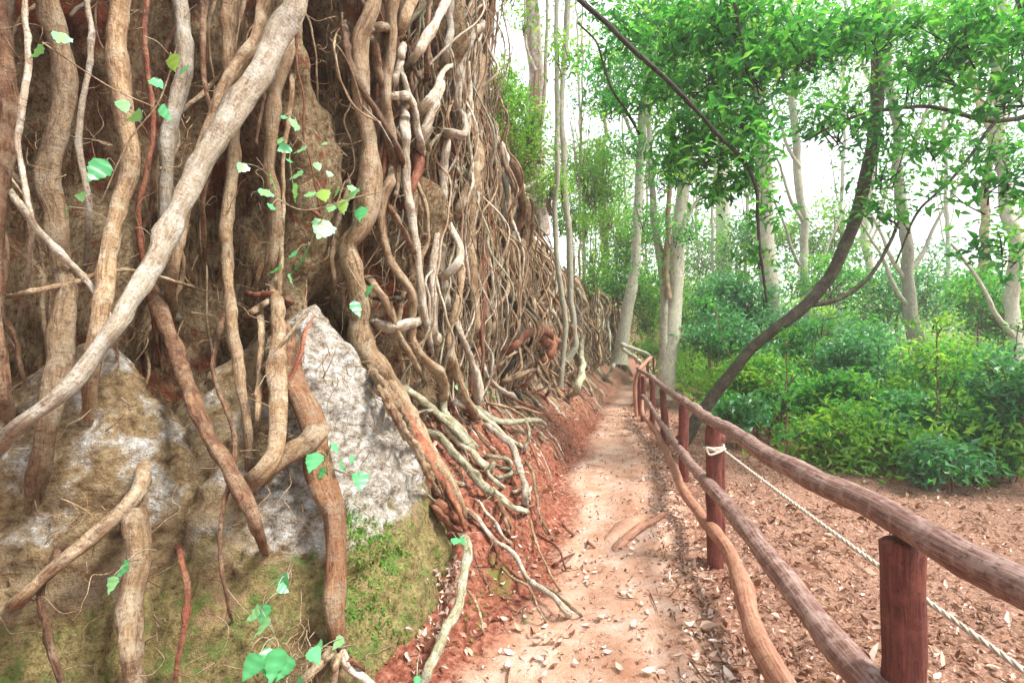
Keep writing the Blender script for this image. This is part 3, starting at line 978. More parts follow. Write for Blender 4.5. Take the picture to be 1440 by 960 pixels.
MID = [
    ('d:120,440 200,320 270,260 340,215 430,200', 7, 8, 'p', .5, 'pale branch root arching near the cliff top'),
    ('d:445,-60 440,60 435,200 420,340 370,390 310,440', 8, 9, 'p', .6, 'white root crooked above the curtain'),
    ('d:290,450 270,500 230,590 180,700 140,800 130,900 e:125,20 100,100 80,220 90,380 110,520 140,650', 9, 8, 'p', .35, 'long pale root dividing the curtain'),
    ('d:330,280 320,400 305,520', 7, 6, 't', .4, None),
    ('d:330,275 370,262 420,265', 6, 6, 'p', .5, None),
    ('d:0,520 60,650 110,850 130,920', 6, 6, 't', .25, None),
    ('d:0,270 60,450 95,490', 6, 5, 'b', .25, None),
    ('e:310,20 230,110 170,190 170,300 200,420 200,540', 5, 5, 't', .35, None),
    ('e:400,60 410,220 480,290 530,330 570,420 575,500', 5, 5, 'p', .5, None),
    ('e:555,370 520,405 475,435', 4, 4, 't', .5, None),
    ('e:120,650 220,580 300,495 400,460 480,460 510,530', 9, 13, 'r', .5, 'torn red brown root bridging out from the curtain'),
    ('e:280,480 360,470 430,500 500,560', 9, 12, 'r', .52, None),
    ('e:545,510 500,600 440,680 395,710', 12, 11, 'r', .5, None),
    ('e:400,700 430,800 500,880 450,960', 5, 5, 't', .3, None),
    ('e:430,710 520,770 585,825', 4, 4, 'b', .3, None),
    ('e:390,740 280,780 180,820 110,875', 6, 6, 't', .2, None),
    ('e:380,770 320,850 180,890', 5, 5, 'r', .1, None),
    ('e:0,690 20,790 100,870 180,920 250,965', 5, 6, 'p', .1, None),
    ('e:285,590 200,640 110,720 70,760', 4, 3, 't', .2, None),
    ('e:500,760 540,860 575,960', 4, 4, 't', .2, None),
    ('e:720,470 732,620 738,750 720,850 690,925 610,940', 8, 9, 'g', .5, 'grey green root hooked at the foot of the slim trees'),
    ('e:610,700 650,760 690,800', 5, 4, 'p', .3, None),
    ('e:740,780 790,860 820,960', 4, 4, 't', .2, None),
    ('e:40,-60 70,60 60,200 90,330 70,460 60,600', 6, 6, 't', .3, None),
    ('e:30,160 20,300 40,420 20,560 40,700', 8, 7, 't', .2, None),
]
figm = thing('fig_tree', (0.4, 8.6, 0.8), 'curtain of thin brown fig roots covering the cliff beyond the big roots', 'tree')
for e in MID:
    root_obj(figm, e[0], e[1], e[2], e[3], e[4], label=e[5])


# ------------------------------------------------------------------ procedural roots that fill the face
def fill_root(sa, sb, ha, hb, r0, lift, seed, sway=0.25, foot=0.0):
    n = int(np.clip(abs(ha - hb) / 0.05, 14, 100))
    h = np.linspace(ha, hb, n)
    t = np.linspace(0, 1, n)
    s = sa + (sb - sa) * t ** 1.5 + sway * 1.3 * fbm(h * 0.8, seed * 2.3, 1.0, 3) + sway * .5 * fbm(h * 3.0, seed * 1.1, 6.0, 2)
    P, Nn = wall_p(s, h)
    off = lift * (0.4 + 1.6 * fbm(h * 1.1, seed * 0.7, 3.0, 2)) - 0.05
    off = np.where(t > .85, off * (1 - sstep(.85, 1, t)) + .02 * sstep(.85, 1, t), off)
    C = P + Nn * off[:, None]
    if foot > 0:
        d = Nn[-1]
        tang = np.array([-d[1], d[0], 0])
        k = np.linspace(0.08, 1, 14)
        w_ = foot * (0.5 * math.sin(seed) * k + .22 * fbm(k * 2.5, seed, 1.0, 2))
        x = C[-1, 0] + d[0] * foot * k + tang[0] * w_
        y = C[-1, 1] + d[1] * foot * k + tang[1] * w_
        z = np.maximum(ground_z(x, y) + r0 * (.9 - 1.6 * k), C[-1, 2] * (1 - k) * .6)
        C = np.vstack([C, np.stack([x, y, z], 1)])
    m = len(C)
    R = r0 * (1 + 0.4 * fbm(np.arange(m) * .12, seed, 2.0, 3)) * np.linspace(1.15, 0.65, m) * (1 + .8 * np.clip(vnoise(np.arange(m) * .21, seed, 3.1) - .45, 0, 1))
    return C, R


HOLES = [(REC_P[(q[0], q[1])], q[2], q[3]) for q in REC] + [(p_, a_ * .9, b_ * .9) for p_, a_, b_ in EARTH[:7]]


def in_hole(C):
    for p, a, b in HOLES:
        if np.any((np.hypot(C[:, 0] - p[0], C[:, 1] - p[1]) / a) ** 2 + ((C[:, 2] - p[2]) / b) ** 2 < .8):
            return True
    return False


def fill(parent, ya, yb, n_part, n_stuff, rmin, rmax, seed0, lift=0.12, mats='ttbbprt', slant=.3, holes=True):
    r_ = np.random.default_rng(seed0)
    sa, sb = s_of_y(ya), s_of_y(yb)
    bag = Bag()
    made = 0
    for k in range(2 * (n_part + n_stuff)):
        if made >= n_part + n_stuff:
            break
        s = r_.uniform(sa, sb)
        H = float(wall_h(s))
        g = float(ground_z(foot_at(s)[0], foot_at(s)[1], False))
        top = g + (H - g) * r_.uniform(0.35, 0.98) if r_.random() < .6 else H * r_.uniform(.85, .98)
        bot = (g + r_.uniform(-.05, .2)) if r_.random() < 0.6 else g + (top - g) * r_.uniform(.1, .6)
        if top - bot < 0.5:
            top = bot + .8
        small = made >= n_part
        rr = (rmin + (rmax - rmin) * r_.random() ** 2.2) * (0.42 if small else 1)
        C, R = fill_root(s, s + r_.normal() * slant * (1 + (top - bot) * .15), top, bot, rr, lift * r_.uniform(.2, 1.7), seed0 + k * 1.37, r_.uniform(.15, .6),
                         r_.uniform(.15, .75) if (r_.random() < .5 and bot < g + .25) else 0)
        if holes and in_hole(C) and r_.random() < .93:
            continue
        made += 1
        C, R = round_ends(C, R, True, True)
        V, Fc, uv = tube_geo(C, R, 5 if small else 9, .18, k)
        if small:
            bag.add(V, Fc, uv)
        else:
            link('root', make_mesh('root', V, Fc, BK[mats[int(r_.integers(len(mats)))]], uv), parent)
    if n_stuff:
        link('rootlets', bag.mesh('rootlets', BK['t']), parent, kind='stuff')


fill(fig, 3.3, 6.3, 50, 90, .012, .045, 100, .14)
fill(fig, 4.5, 5.9, 45, 120, .008, .022, 1500, .26, 'pptpg', .5)
fill(figl, 0.4, 3.4, 70, 90, .010, .040, 300, .16, 'tbbtp')
fill(figm, 6.3, 13.2, 230, 330, .010, .055, 500, .30, 'tbtprbtdb', .5)
figf = thing('fig_tree', (1.9, 14.0, 0.8), 'far screen of hanging roots where the cliff ends by the grey trees', 'tree')
fill(figf, 13.2, 19.5, 110, 160, .02, .05, 700, .30, 'ttbtg', .5)


# fine tangled twiglets in front of the face
def tangle(parent, boxes, seed):
    r_ = np.random.default_rng(seed)
    bag = Bag()
    for (px, py, rx, ry, n, lift) in boxes:
        for k in range(n):
            x, y = px + r_.normal() * rx, py + r_.normal() * ry
            Y = cast(x, y) - lift * r_.uniform(.2, 1.3)
            P = [at(x, y, Y)]
            d = r_.normal(size=3)
            d[2] -= 0.6
            for q in range(6):
                d = d + r_.normal(size=3) * .7
                d /= np.linalg.norm(d)
                P.append(P[-1] + d * r_.uniform(.03, .08))
            C = spline(P, 14)
            V, Fc, uv = tube_geo(C, np.linspace(.0035, .0012, 14), 3, 0)
            bag.add(V, Fc, uv)
    link('twiglets', bag.mesh('twiglets', BK['t']), parent, kind='stuff')


tangle(fig, [(590, 300, 50, 140, 120, .3), (470, 200, 14, 120, 60, .3), (385, 430, 14, 60, 40, .3), (600, 560, 60, 60, 120, .12), (700, 660, 40, 70, 120, .06),
             (600, 420, 60, 60, 90, .25), (400, 620, 20, 60, 30, .1), (400, 930, 40, 16, 40, .12)], 21)
tangle(figm, [(740, 330, 40, 90, 220, .5), (760, 480, 40, 50, 220, .3), (720, 200, 22, 60, 160, .3)], 22)
tangle(figl, [(180, 250, 110, 180, 110, .3), (180, 760, 110, 90, 30, .15)], 23)


# ------------------------------------------------------------------ leaves
LT = np.array([(0, 0, 0), (-.5, .42, .10), (0, .45, 0), (.5, .42, .10), (0, 1, -.12)])
LTF = np.array([(0, 2, 1), (1, 2, 4), (0, 3, 2), (3, 4, 2)])


def rand_rot(n, r_, up=0.6):
    z = r_.normal(size=(n, 3)) * (1 - up * .6)
    z[:, 2] += up
    z /= np.linalg.norm(z, axis=1, keepdims=True)
    a = r_.normal(size=(n, 3))
    x = np.cross(a, z)
    x /= np.linalg.norm(x, axis=1, keepdims=True)
    y = np.cross(z, x)
    return np.stack([x, y, z], 1)


def leaf_cloud(P, size, r_, up=0.6, aspect=0.42, tint=None, droop=0.0):
    n = len(P)
    Rt = rand_rot(n, r_, up)
    s = size * r_.uniform(.6, 1.3, n)
    T = LT.copy()
    T[:, 0] *= aspect
    T[:, 2] *= 1.8
    L = T[None] * s[:, None, None]
    V = np.einsum('nij,njk->nik', L, Rt) + P[:, None]
    Fc = (LTF[None] + (np.arange(n) * 5)[:, None, None]).reshape(-1, 3)
    t = r_.random(n) if tint is None else tint
    return V.reshape(-1, 3), Fc, np.repeat(t, 5)


def clump_points(c, rad, n, r_, sub=22, subr=.25):
    m = max(2, n // sub)
    q = r_.normal(size=(m, 3))
    q /= np.linalg.norm(q, axis=1, keepdims=True)
    q *= (r_.random((m, 1)) ** 0.45)
    cen = np.asarray(c) + q * np.asarray(rad)
    k = r_.integers(0, m, n)
    p = cen[k] + r_.normal(size=(n, 3)) * subr * np.array([1, 1, .55])
    tint = np.clip(r_.random(m)[k] * .6 + r_.random(n) * .4 + q[k, 2] * .12, 0, 1)
    return p, tint, cen


def crown(parent, clumps, size, mat, seed, name='crown', up=.6, aspect=.42, twig='d', sub=22, subr=.22, roots=None):
    """clumps: (px, py, Y, rx, ry, n) radii in photograph pixels at that depth"""
    r_ = np.random.default_rng(seed)
    bag = Bag()
    tw = Bag()
    for (px, py, Y, rx, ry, n) in clumps:
        c = at(px, py, Y)
        a, b = rx * Y / F, ry * Y / F
        p, t, cen = clump_points(c, (a, (a + b) * .45, b), n, r_, sub, subr)
        V, Fc, tt = leaf_cloud(p, size, r_, up, aspect, t)
        bag.add(V, Fc, None, tt)
        for q in cen[: max(3, len(cen) // 2)]:
            base = c + np.array([0, 0, -b * .6]) + r_.normal(size=3) * a * .15
            mid = (base + q) / 2 + r_.normal(size=3) * a * .08
            C = spline([base, mid, q], 8)
            VV, FF, uv = tube_geo(C, np.linspace(.012, .004, 8) * (0.6 + Y / 18), 3, 0)
            tw.add(VV, FF, uv)
    o = link(name, bag.mesh(name, LF[mat], smooth=False), parent)
    o['kind'] = 'stuff'
    link('twigs', tw.mesh('twigs', BK[twig]), parent, kind='stuff')
    return o


def limb(parent, pts, Y, w0, w1, mat, name='trunk', Y2=None, wob=.12, flare=0.0, label=None):
    ROOTN[0] += 1
    K = len(pts)
    Y2 = Y if Y2 is None else Y2
    Yv = np.linspace(Y, Y2, K)
    P = np.array([at(x, y, q) for (x, y), q in zip(pts, Yv)])
    r = np.linspace(w0, w1, K) / 2 * Yv / F
    L = np.linalg.norm(np.diff(P, axis=0), axis=1).sum()
    n = int(np.clip(L / max(r.mean() * .7, .02), 12, 110))
    Q = spline(np.column_stack([P, r]), n)
    C, R = Q[:, :3], Q[:, 3]
    s = np.linspace(0, L, n)
    rm = R.mean()
    C = C + np.stack([fbm(s / (rm * 12), ROOTN[0], 2.2, 3), fbm(s / (rm * 12), ROOTN[0] + 9, 2.2, 3), 0 * s], 1) * rm * wob * 6
    R = R * (1 + .1 * fbm(s / (rm * 8), ROOTN[0], 1.0, 3)) * (1 + flare * np.exp(-s / (rm * 3.5)))
    C, R = round_ends(C, R, False, True)
    V, Fc, uv = tube_geo(C, R, 14 if rm * F / Y > 4 else 8, .09, ROOTN[0])
    return link(name, make_mesh(name, V, Fc, BK[mat], uv), parent, label=label)


def tree(name, base, label, group=None):
    return thing(name, base, label, 'tree', group)


# --- slim trees standing at the cliff
t = tree('slim_tree', at(790, 540, 9.3), 'slim straight tree with red brown lower trunk standing against the root curtain')
limb(t, pix('e:578,870 590,700 600,560 610,440 600,300 580,150 560,0 d:545,600 540,400 550,200 545,0 p:783,150 783,50 784,-80'), 9.3, 7.5, 7, 'w')
crown(t, [(800, -60, 9.3, 90, 40, 900), (790, 70, 9.0, 45, 45, 260)], .11, 'lime', 31)
t = tree('slim_tree', at(797, 510, 11.0), 'grey green tree just behind the slim straight one with a swollen foot')
limb(t, pix('e:620,690 650,640 690,560 680,480 670,350 650,200 650,0 d:650,800 640,600 620,400 605,200 600,0 p:790,150 795,40 800,-80'), 11, 9, 8, 'w', flare=.3)
crown(t, [(830, -40, 11, 80, 50, 700)], .12, 'lime', 32)
t = tree('peeling_tree', at(752, 300, 10.5), 'thick pale tree with peeling bark growing on top of the cliff')
limb(t, pix('p:758,330 757,260 752,190 753,120 748,60 745,-10 740,-90'), 10.5, 27, 20, 'v')
for pts, w in (('p:756,200 765,150 768,80 770,-40', 6), ('p:753,100 740,60 738,0', 5), ('p:760,260 742,300 712,330', 7), ('p:758,300 762,340 770,380', 6)):
    limb(t, pix(pts), 10.3, w, w * .7, 'p', 'branch')
link_strip = [('p:748,250 744,200 747,130', 3), ('p:760,230 759,160 757,90', 3), ('p:752,170 751,130 753,100', 5)]
for pts, w in link_strip:
    limb(t, pix(pts), 10.2, w, w * .6, 'r' if w == 5 else 't', 'bark_strip')
crown(t, [(720, -30, 10.5, 60, 40, 500), (735, 30, 10, 20, 30, 120)], .11, 'lime', 33)

# --- grey trees at the end of the path
t = tree('grey_tree', at(872, 500, 15.5), 'grey tree leaning right at the end of the path with spreading roots')
limb(t, pix('p:870,512 874,480 884,430 892,380 896,320 898,260 901,200 905,140 915,60 920,-60'), 15.5, 16, 9, 'w', flare=.6)
for pts, w in (('p:900,210 885,180 872,150 850,110', 5), ('p:903,180 915,150 918,110 935,60', 5), ('p:898,240 912,200 925,170', 4)):
    limb(t, pix(pts), 15.4, w, 3, 'w', 'branch')
for pts in ('p:872,495 880,512 890,530', 'p:868,500 860,520 850,535', 'p:876,490 895,505 905,515', 'p:874,484 900,494 915,500'):
    C, R = root_path(pix(pts), 6, 4, .1, 'g', .3, 3)
    C, R = round_ends(C, R)
    V, Fc, uv = tube_geo(C, R, 8, .1, 2)
    link('root', make_mesh('root', V, Fc, BK['w'], uv), t)
crown(t, [(860, 110, 15, 55, 60, 1800), (915, 60, 15, 50, 60, 1500), (890, 205, 15, 40, 25, 500), (935, 130, 15.5, 40, 50, 900)], .13, 'canopy', 34, subr=.3)

t = tree('forked_tree', at(937, 545, 12.3), 'stout forked grey tree standing behind the fence')
limb(t, pix('p:936,560 938,520 942,470 946,430 952,380 957,320 964,260 970,200 978,120 990,20 998,-80'), 12.3, 26, 10, 'w', flare=.2)
limb(t, pix('p:934,540 932,480 934,430 928,370 920,320 916,270 914,220 912,150 905,60'), 12.25, 14, 5, 'w', 'branch')
limb(t, pix('p:940,420 936,380 939,330 940,280 945,220 948,150 950,60'), 12.1, 9, 5, 't', 'branch')
limb(t, pix('p:940,370 930,350 924,330 918,300'), 12.2, 6, 4, 't', 'branch')
limb(t, pix('p:958,320 975,290 990,270 1010,250'), 12.2, 6, 3, 'w', 'branch')
crown(t, [(930, 250, 12, 30, 25, 350), (960, 30, 12, 70, 50, 2200), (905, 30, 12, 50, 50, 900), (975, 330, 12, 20, 18, 120), (945, 330, 11.6, 26, 30, 160), (920, 380, 11.6, 22, 26, 150), (905, 300, 12, 26, 40, 220)], .12, 'canopy', 35, subr=.25)

t = tree('broken_tree', at(852, 400, 20), 'dead snapped trunk among pale leaves beyond the cliff end')
limb(t, pix('p:856,470 854,400 850,330 848,270 846,220 844,196'), 20, 12, 9, 't')
limb(t, pix('p:846,215 852,190 850,160 856,120'), 20, 6, 4, 't', 'branch')
crown(t, [(868, 300, 20, 40, 60, 1100), (838, 250, 21, 25, 60, 500), (820, 310, 20, 22, 50, 500)], .14, 'lime', 36, subr=.4)

t = tree('far_tree', at(1022, 470, 30), 'broad pale trunk fading in the haze to the right of the forked tree')
limb(t, pix('p:1028,520 1024,440 1021,370 1020,300 1016,240 1018,150 1025,0'), 30, 23, 15, 'w')
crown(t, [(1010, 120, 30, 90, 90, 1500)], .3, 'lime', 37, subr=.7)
t = tree('edge_tree', at(1072, 420, 13), 'pale trunk at the right edge seen through dark leaves')
limb(t, pix('p:1100,560 1085,440 1078,330 1074,240 1068,180 1060,100 1050,-60'), 13, 24, 16, 'w')
crown(t, [(1100, 60, 12, 90, 70, 1800)], .13, 'canopy', 38)

# more trees further back, to the left and right of the frame and beyond
BACK = [  # base px, depth, lean px, width px, material, top y, label
    (826, 17.5, -6, 8, 'w', 'thin grey trunk close to the cliff end'), (1002, 24, 4, 7, 'w', 'thin pale trunk behind the forked tree'),
    (812, 16, 3, 6, 't', 'thin brown stem by the last roots'), (985, 34, -6, 6, 'w', 'very thin distant trunk left of the broad pale one'),
    (1048, 26, 8, 8, 'w', 'distant grey trunk beside the broad pale one'), (1140, 17, -10, 20, 'w', 'grey trunk beyond the fence near the leaning limb'),
    (1215, 24, 8, 16, 'w', 'pale trunk far behind the bushes on the right'), (1290, 14, -14, 26, 'w', 'large grey trunk on the right behind the rails'),
    (1375, 20, 10, 18, 't', 'brown trunk deep in the woods at the right'), (1430, 11, -8, 30, 'w', 'thick grey trunk at the far right edge'),
    (1180, 36, 4, 9, 'w', 'faint slender trunk in the haze on the right'), (1335, 33, -4, 9, 'w', 'faint slender trunk beyond the large grey one'),
    (905, 26, 2, 5, 't', 'thin stem seen between the two grey trees'), (965, 40, 2, 6, 'w', 'faint trunk close behind the forked tree'),
    (880, 33, -3, 6, 'w', 'faint trunk behind the leaning grey tree')]
for k, (bx, Y, ln, wd, mt, lb) in enumerate(BACK):
    g = 480 + (1.6 - float(ground_z((bx - 720) / F * Y, Y, False))) / Y * F
    t = tree('forest_tree', at(bx, g, Y), lb, 'trees of the forest beyond the path')
    wd *= .72
    ln *= 1.5
    limb(t, [(bx, g + 6), (bx + ln * .3, g - 90), (bx + ln * .5 + random.uniform(-4, 4), g - 190), (bx + ln, g - 320), (bx + ln * 1.6, g - 460), (bx + ln * 2, g - 640)], Y, wd, wd * .5, mt, wob=.3, flare=.3)
    for q in range(4):
        hh, sd_ = random.uniform(120, 400), random.choice((-1, 1))
        x0_ = bx + ln * hh / 320
        limb(t, [(x0_, g - hh), (x0_ + sd_ * wd * 1.2, g - hh - 30), (x0_ + sd_ * wd * 2.2, g - hh - 75), (x0_ + sd_ * wd * 4, g - hh - 130)], Y, wd * .38, wd * .15, mt, 'branch')
    nn = 1300 if Y > 22 else 1300
    if k in (0, 2, 12, 13, 14):
        crown(t, [(bx + ln * 1.5, 240, Y, 24, 40, 330)], .008 * Y + .02, 'lime', 60 + k, subr=.02 * Y)
    else:
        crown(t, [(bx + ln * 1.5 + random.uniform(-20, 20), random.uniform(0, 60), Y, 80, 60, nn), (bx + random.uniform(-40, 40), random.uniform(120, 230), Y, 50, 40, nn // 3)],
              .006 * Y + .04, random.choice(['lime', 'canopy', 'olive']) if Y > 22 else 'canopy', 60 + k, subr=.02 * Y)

# --- overhanging canopy, upper right, with the dark branches
t = tree('overhanging_tree', at(1600, 700, 6.0), 'leafy tree on the right whose dark branch crosses the top of the path')
limb(t, pix('p:1640,760 1610,560 1560,360 1500,160 1440,-120'), 6, 60, 40, 'd')
limb(t, pix('p:1450,-120 1300,-260 1050,-300 850,-240 760,-130 775,-50 812,-4 850,30 890,70 930,105 980,155 1010,190 1045,225 1062,262 1066,300 1068,350 1074,390 1078,425'), 5.6, 10, 3.2, 'd', 'branch', wob=.05, label='long dark branch crossing the top and hanging down at the right')
limb(t, pix('p:812,32 838,58 850,95 862,128 880,155 900,190'), 6.5, 2.5, 4, 'd', 'branch', Y2=7)
limb(t, pix('p:1500,150 1400,170 1300,150 1200,165 1130,200'), 6, 8, 3, 'd', 'branch')
limb(t, pix('p:1400,170 1340,250 1290,300 1260,370'), 6, 5, 2.5, 'd', 'branch')
limb(t, pix('p:1030,200 1060,150 1045,70 1020,-60'), 5.7, 3, 4, 'd', 'branch')
can = [(1035, 250, 6.1, 34, 26, 300), (955, 250, 6.8, 26, 18, 170), (1000, 275, 7, 30, 14, 120), (860, 150, 8, 34, 26, 160), (1030, 30, 6, 70, 45, 1000), (960, 45, 6.4, 55, 40, 620), (1060, 100, 5.8, 50, 40, 620), (985, 110, 6.2, 60, 38, 620), (930, 110, 7, 40, 40, 350),
       (1040, 165, 5.8, 50, 30, 520), (965, 185, 6.2, 45, 22, 420), (945, 215, 6.4, 28, 20, 200), (1000, 215, 6, 40, 18, 300), (1060, 210, 5.6, 30, 25, 240),
       (880, 40, 7, 50, 30, 380), (850, 80, 7.5, 30, 30, 180), (900, 130, 7.5, 40, 30, 240), (1070, 290, 6, 20, 30, 120), (1065, 360, 6.2, 20, 25, 100),
       (1140, 60, 5.8, 70, 60, 900), (1230, 40, 6, 70, 50, 700), (1330, 60, 5.6, 80, 60, 900), (1420, 100, 5.4, 60, 80, 800), (1180, 170, 6, 60, 40, 420),
       (1400, 240, 5.6, 60, 60, 520), (1300, 190, 6.2, 50, 40, 260), (1260, 300, 6, 40, 30, 160), (1410, 340, 5.8, 45, 40, 260)]
can = [(a, b, c, d, e, int(n * .6)) for (a, b, c, d, e, n) in can]
crown(t, can, .130, 'canopy', 40, subr=.12, sub=18)
crown(t, [(a, b, c + .5, d * 1.1, e * 1.1, int(n * .42)) for (a, b, c, d, e, n) in can], .10, 'lime', 42, subr=.14, sub=18)
# its largest leaves one by one
r_ = np.random.default_rng(77)
lm = make_mesh('leaf', *(lambda v: (v[0], v[1]))(leaf_cloud(np.zeros((1, 3)), .14, np.random.default_rng(1), .9)), LF['canopy'], tint=np.full(5, .75), smooth=False)
lms = [make_mesh('leaf', np.array([(0, 0, 0), (-.022, .06, .012), (0, .065, 0), (.022, .06, .012), (0, .14, -.015)]), LTF, LF['canopy'], tint=np.full(5, v), smooth=False) for v in (.25, .5, .8, 1.0)]
for k in range(240):
    c = can[int(r_.integers(0, 18))]
    p = at(c[0] + r_.normal() * c[3] * .6, c[1] + r_.normal() * c[4] * .6, c[2] - .3 + r_.normal() * .25)
    o = link('leaf', lms[int(r_.integers(0, 4))], t)
    o.location = [float(a) for a in p]
    o.rotation_euler = (r_.normal() * .8, r_.normal() * .8, r_.uniform(0, 6.28))

# leaning dark limb behind the fence
t = tree('leaning_tree', at(955, 612, 7.4), 'dark bare trunk leaning to the right behind the fence rails')
limb(t, pix('p:955,622 975,592 1000,560 1030,520 1055,490 1080,470 1130,430 1175,370 1210,280 1230,160 1240,0 1250,-100'), 7.2, 15, 16, 'd', flare=.4)
limb(t, pix('p:1130,430 1180,420 1230,380 1270,300'), 7.2, 8, 4, 'd', 'branch')
crown(t, [(1250, 220, 7, 50, 60, 420), (1290, 110, 7, 60, 40, 420)], .11, 'canopy', 41)

# --- bushes and undergrowth
BUSH = [  # px, py, Y, rx, ry, n, size, mat, label
    (1000, 430, 15, 26, 42, 700, .15, 'teal', 'dark bluish bush right of the forked tree'),
    (1050, 420, 13, 45, 35, 1000, .13, 'teal', 'bluish bush below the hanging branch'),
    (1020, 475, 12, 40, 28, 800, .13, 'teal', 'dark low bush above the far fence'),
    (1060, 530, 9, 35, 40, 600, .11, 'lime', 'bright leafy shrub behind the leaning trunk'),
    (1040, 580, 8, 28, 14, 200, .16, 'teal', 'low dark fern like plant between the fence posts'),
    (970, 440, 17, 25, 45, 500, .15, 'lime', 'light green bush against the forked trunk'),
    (908, 440, 19, 26, 45, 800, .15, 'lime', 'bright green bush between the two grey trees'),
    (868, 400, 19, 22, 45, 600, .15, 'canopy', 'dark green bush above the end of the cliff'),
    (915, 490, 17, 20, 16, 260, .13, 'lime', 'small lime shrub behind the end of the fence'),
    (985, 490, 20, 40, 14, 400, .15, 'lime', 'low green shrub around the far fence'),
    (1130, 470, 12, 60, 50, 1300, .13, 'teal', 'broad bluish bush right of the leaning trunk'),
    (1220, 500, 10, 60, 50, 1100, .12, 'teal', 'dense bluish bush behind the rails at right'),
    (1330, 520, 9, 70, 60, 1300, .12, 'lime', 'bright bush behind the rails at far right'),
    (1430, 560, 7, 60, 70, 1000, .11, 'teal', 'leafy bush at the right edge'),
    (1170, 400, 16, 60, 50, 900, .14, 'canopy', 'tall bush farther back on the right'),
    (1290, 410, 16, 70, 60, 1100, .14, 'teal', 'tall bluish bush behind the large grey trunk'),
    (1400, 420, 13, 70, 70, 1200, .13, 'canopy', 'tall dark bush near the right edge'),
    (1180, 590, 7.5, 40, 24, 260, .13, 'lime', 'low plant on the leaf litter at right'),
    (1330, 640, 6.5, 45, 26, 260, .13, 'teal', 'low bluish plant near the rails at far right'),
    (1085, 545, 9.5, 34, 30, 700, .12, 'teal', 'bluish leafy shrub touching the right side of the leaning trunk'),
    (1150, 560, 8.6, 55, 30, 900, .12, 'canopy', 'green shrub on the slope beyond the rope'),
    (1260, 590, 8.0, 55, 34, 900, .12, 'teal', 'bluish low shrub above the near post'),
    (1390, 620, 7.4, 60, 40, 900, .11, 'canopy', 'green shrub beyond the rails at the right edge'),
    (835, 380, 16.5, 20, 30, 380, .12, 'lime', 'light bush on top of the cliff end'),
    (805, 300, 13, 18, 50, 420, .11, 'lime', 'pale leafy bush behind the slim trees'),
    (712, 215, 7.7, 16, 40, 420, .06, 'olive', 'olive green creeper hanging at the corner of the big roots'),
    (728, 270, 8.6, 18, 30, 300, .06, 'olive', 'sparse creeper on the upper curtain of roots'),
    (745, 175, 8.4, 16, 50, 420, .07, 'lime', 'light green sprays in front of the peeling trunk'),
    (830, 250, 17, 45, 80, 1500, .13, 'lime', 'tall pale leafy thicket behind the slim trees'),
    (880, 340, 19, 40, 70, 1500, .14, 'lime', 'pale leafy thicket beside the snapped trunk'),
    (990, 350, 27, 60, 60, 1200, .2, 'lime', 'hazy pale green thicket far behind the forked tree'),
    (715, 165, 8.0, 24, 60, 800, .075, 'lime', 'airy light green shrub on the cliff edge beside the fig'),
    (735, 225, 9.2, 22, 40, 500, .075, 'olive', 'olive shrub spilling over the cliff edge'),
    (700, 120, 7.6, 12, 50, 260, .07, 'lime', 'small lime sprays at the corner of the big roots'),
    (775, 260, 10, 16, 40, 260, .09, 'lime', 'light sprays around the peeling tree'),
    (1150, 330, 22, 70, 60, 1000, .19, 'lime', 'light green thicket far back at right'),
    (1060, 340, 24, 50, 40, 800, .19, 'canopy', 'green thicket far back behind the hanging branch')]
for k, (px, py, Y, rx, ry, n, sz, mt, lb) in enumerate(BUSH):
    x = (px - 720) / F * Y
    gz = float(ground_z(x, Y, False)) if px > 780 else at(px, py + ry, Y)[2]
    b = thing('bush', (x, Y, gz), lb, 'bush')
    big = px > 960 and Y < 14
    cl = [(px, py, Y, rx * .8, ry * .8, int(n * .9))]
    for q in range(5):
        cl.append((px + random.uniform(-1.1, 1.1) * rx, py + random.uniform(-.8, .9) * ry, Y + random.uniform(-.6, .6), rx * random.uniform(.3, .6), ry * random.uniform(.3, .6), int(n * (.34 if big else .2))))
    alt = {'teal': 'canopy', 'canopy': 'lime', 'lime': 'canopy', 'olive': 'lime'}[mt]
    crown(b, [(a_, b_ - 2, c_ - .1, d_ * 1.15, e_ * 1.15, max(20, int(n_ * .22))) for (a_, b_, c_, d_, e_, n_) in cl], sz * .8, alt, 400 + k, name='young_foliage', twig='b', subr=.012 * Y + .05)
    crown(b, cl, sz * (1.05 if big else 1.15), mt, 200 + k, name='foliage', twig='b', subr=.012 * Y + .05)
    for q in range(5):
        P = [np.array([x + random.uniform(-.1, .1), Y, gz - .05]), at(px + random.uniform(-.5, .5) * rx, py + ry * .6, Y), at(px + random.uniform(-1, 1) * rx * .8, py - random.uniform(0, .7) * ry, Y)]
        C = spline(P, 14)
        V, Fc, uv = tube_geo(C, np.linspace(.02, .007, 14) * (Y / 9) ** .5, 5, .1, q)
        link('stem', make_mesh('stem', V, Fc, BK['b'], uv), b)

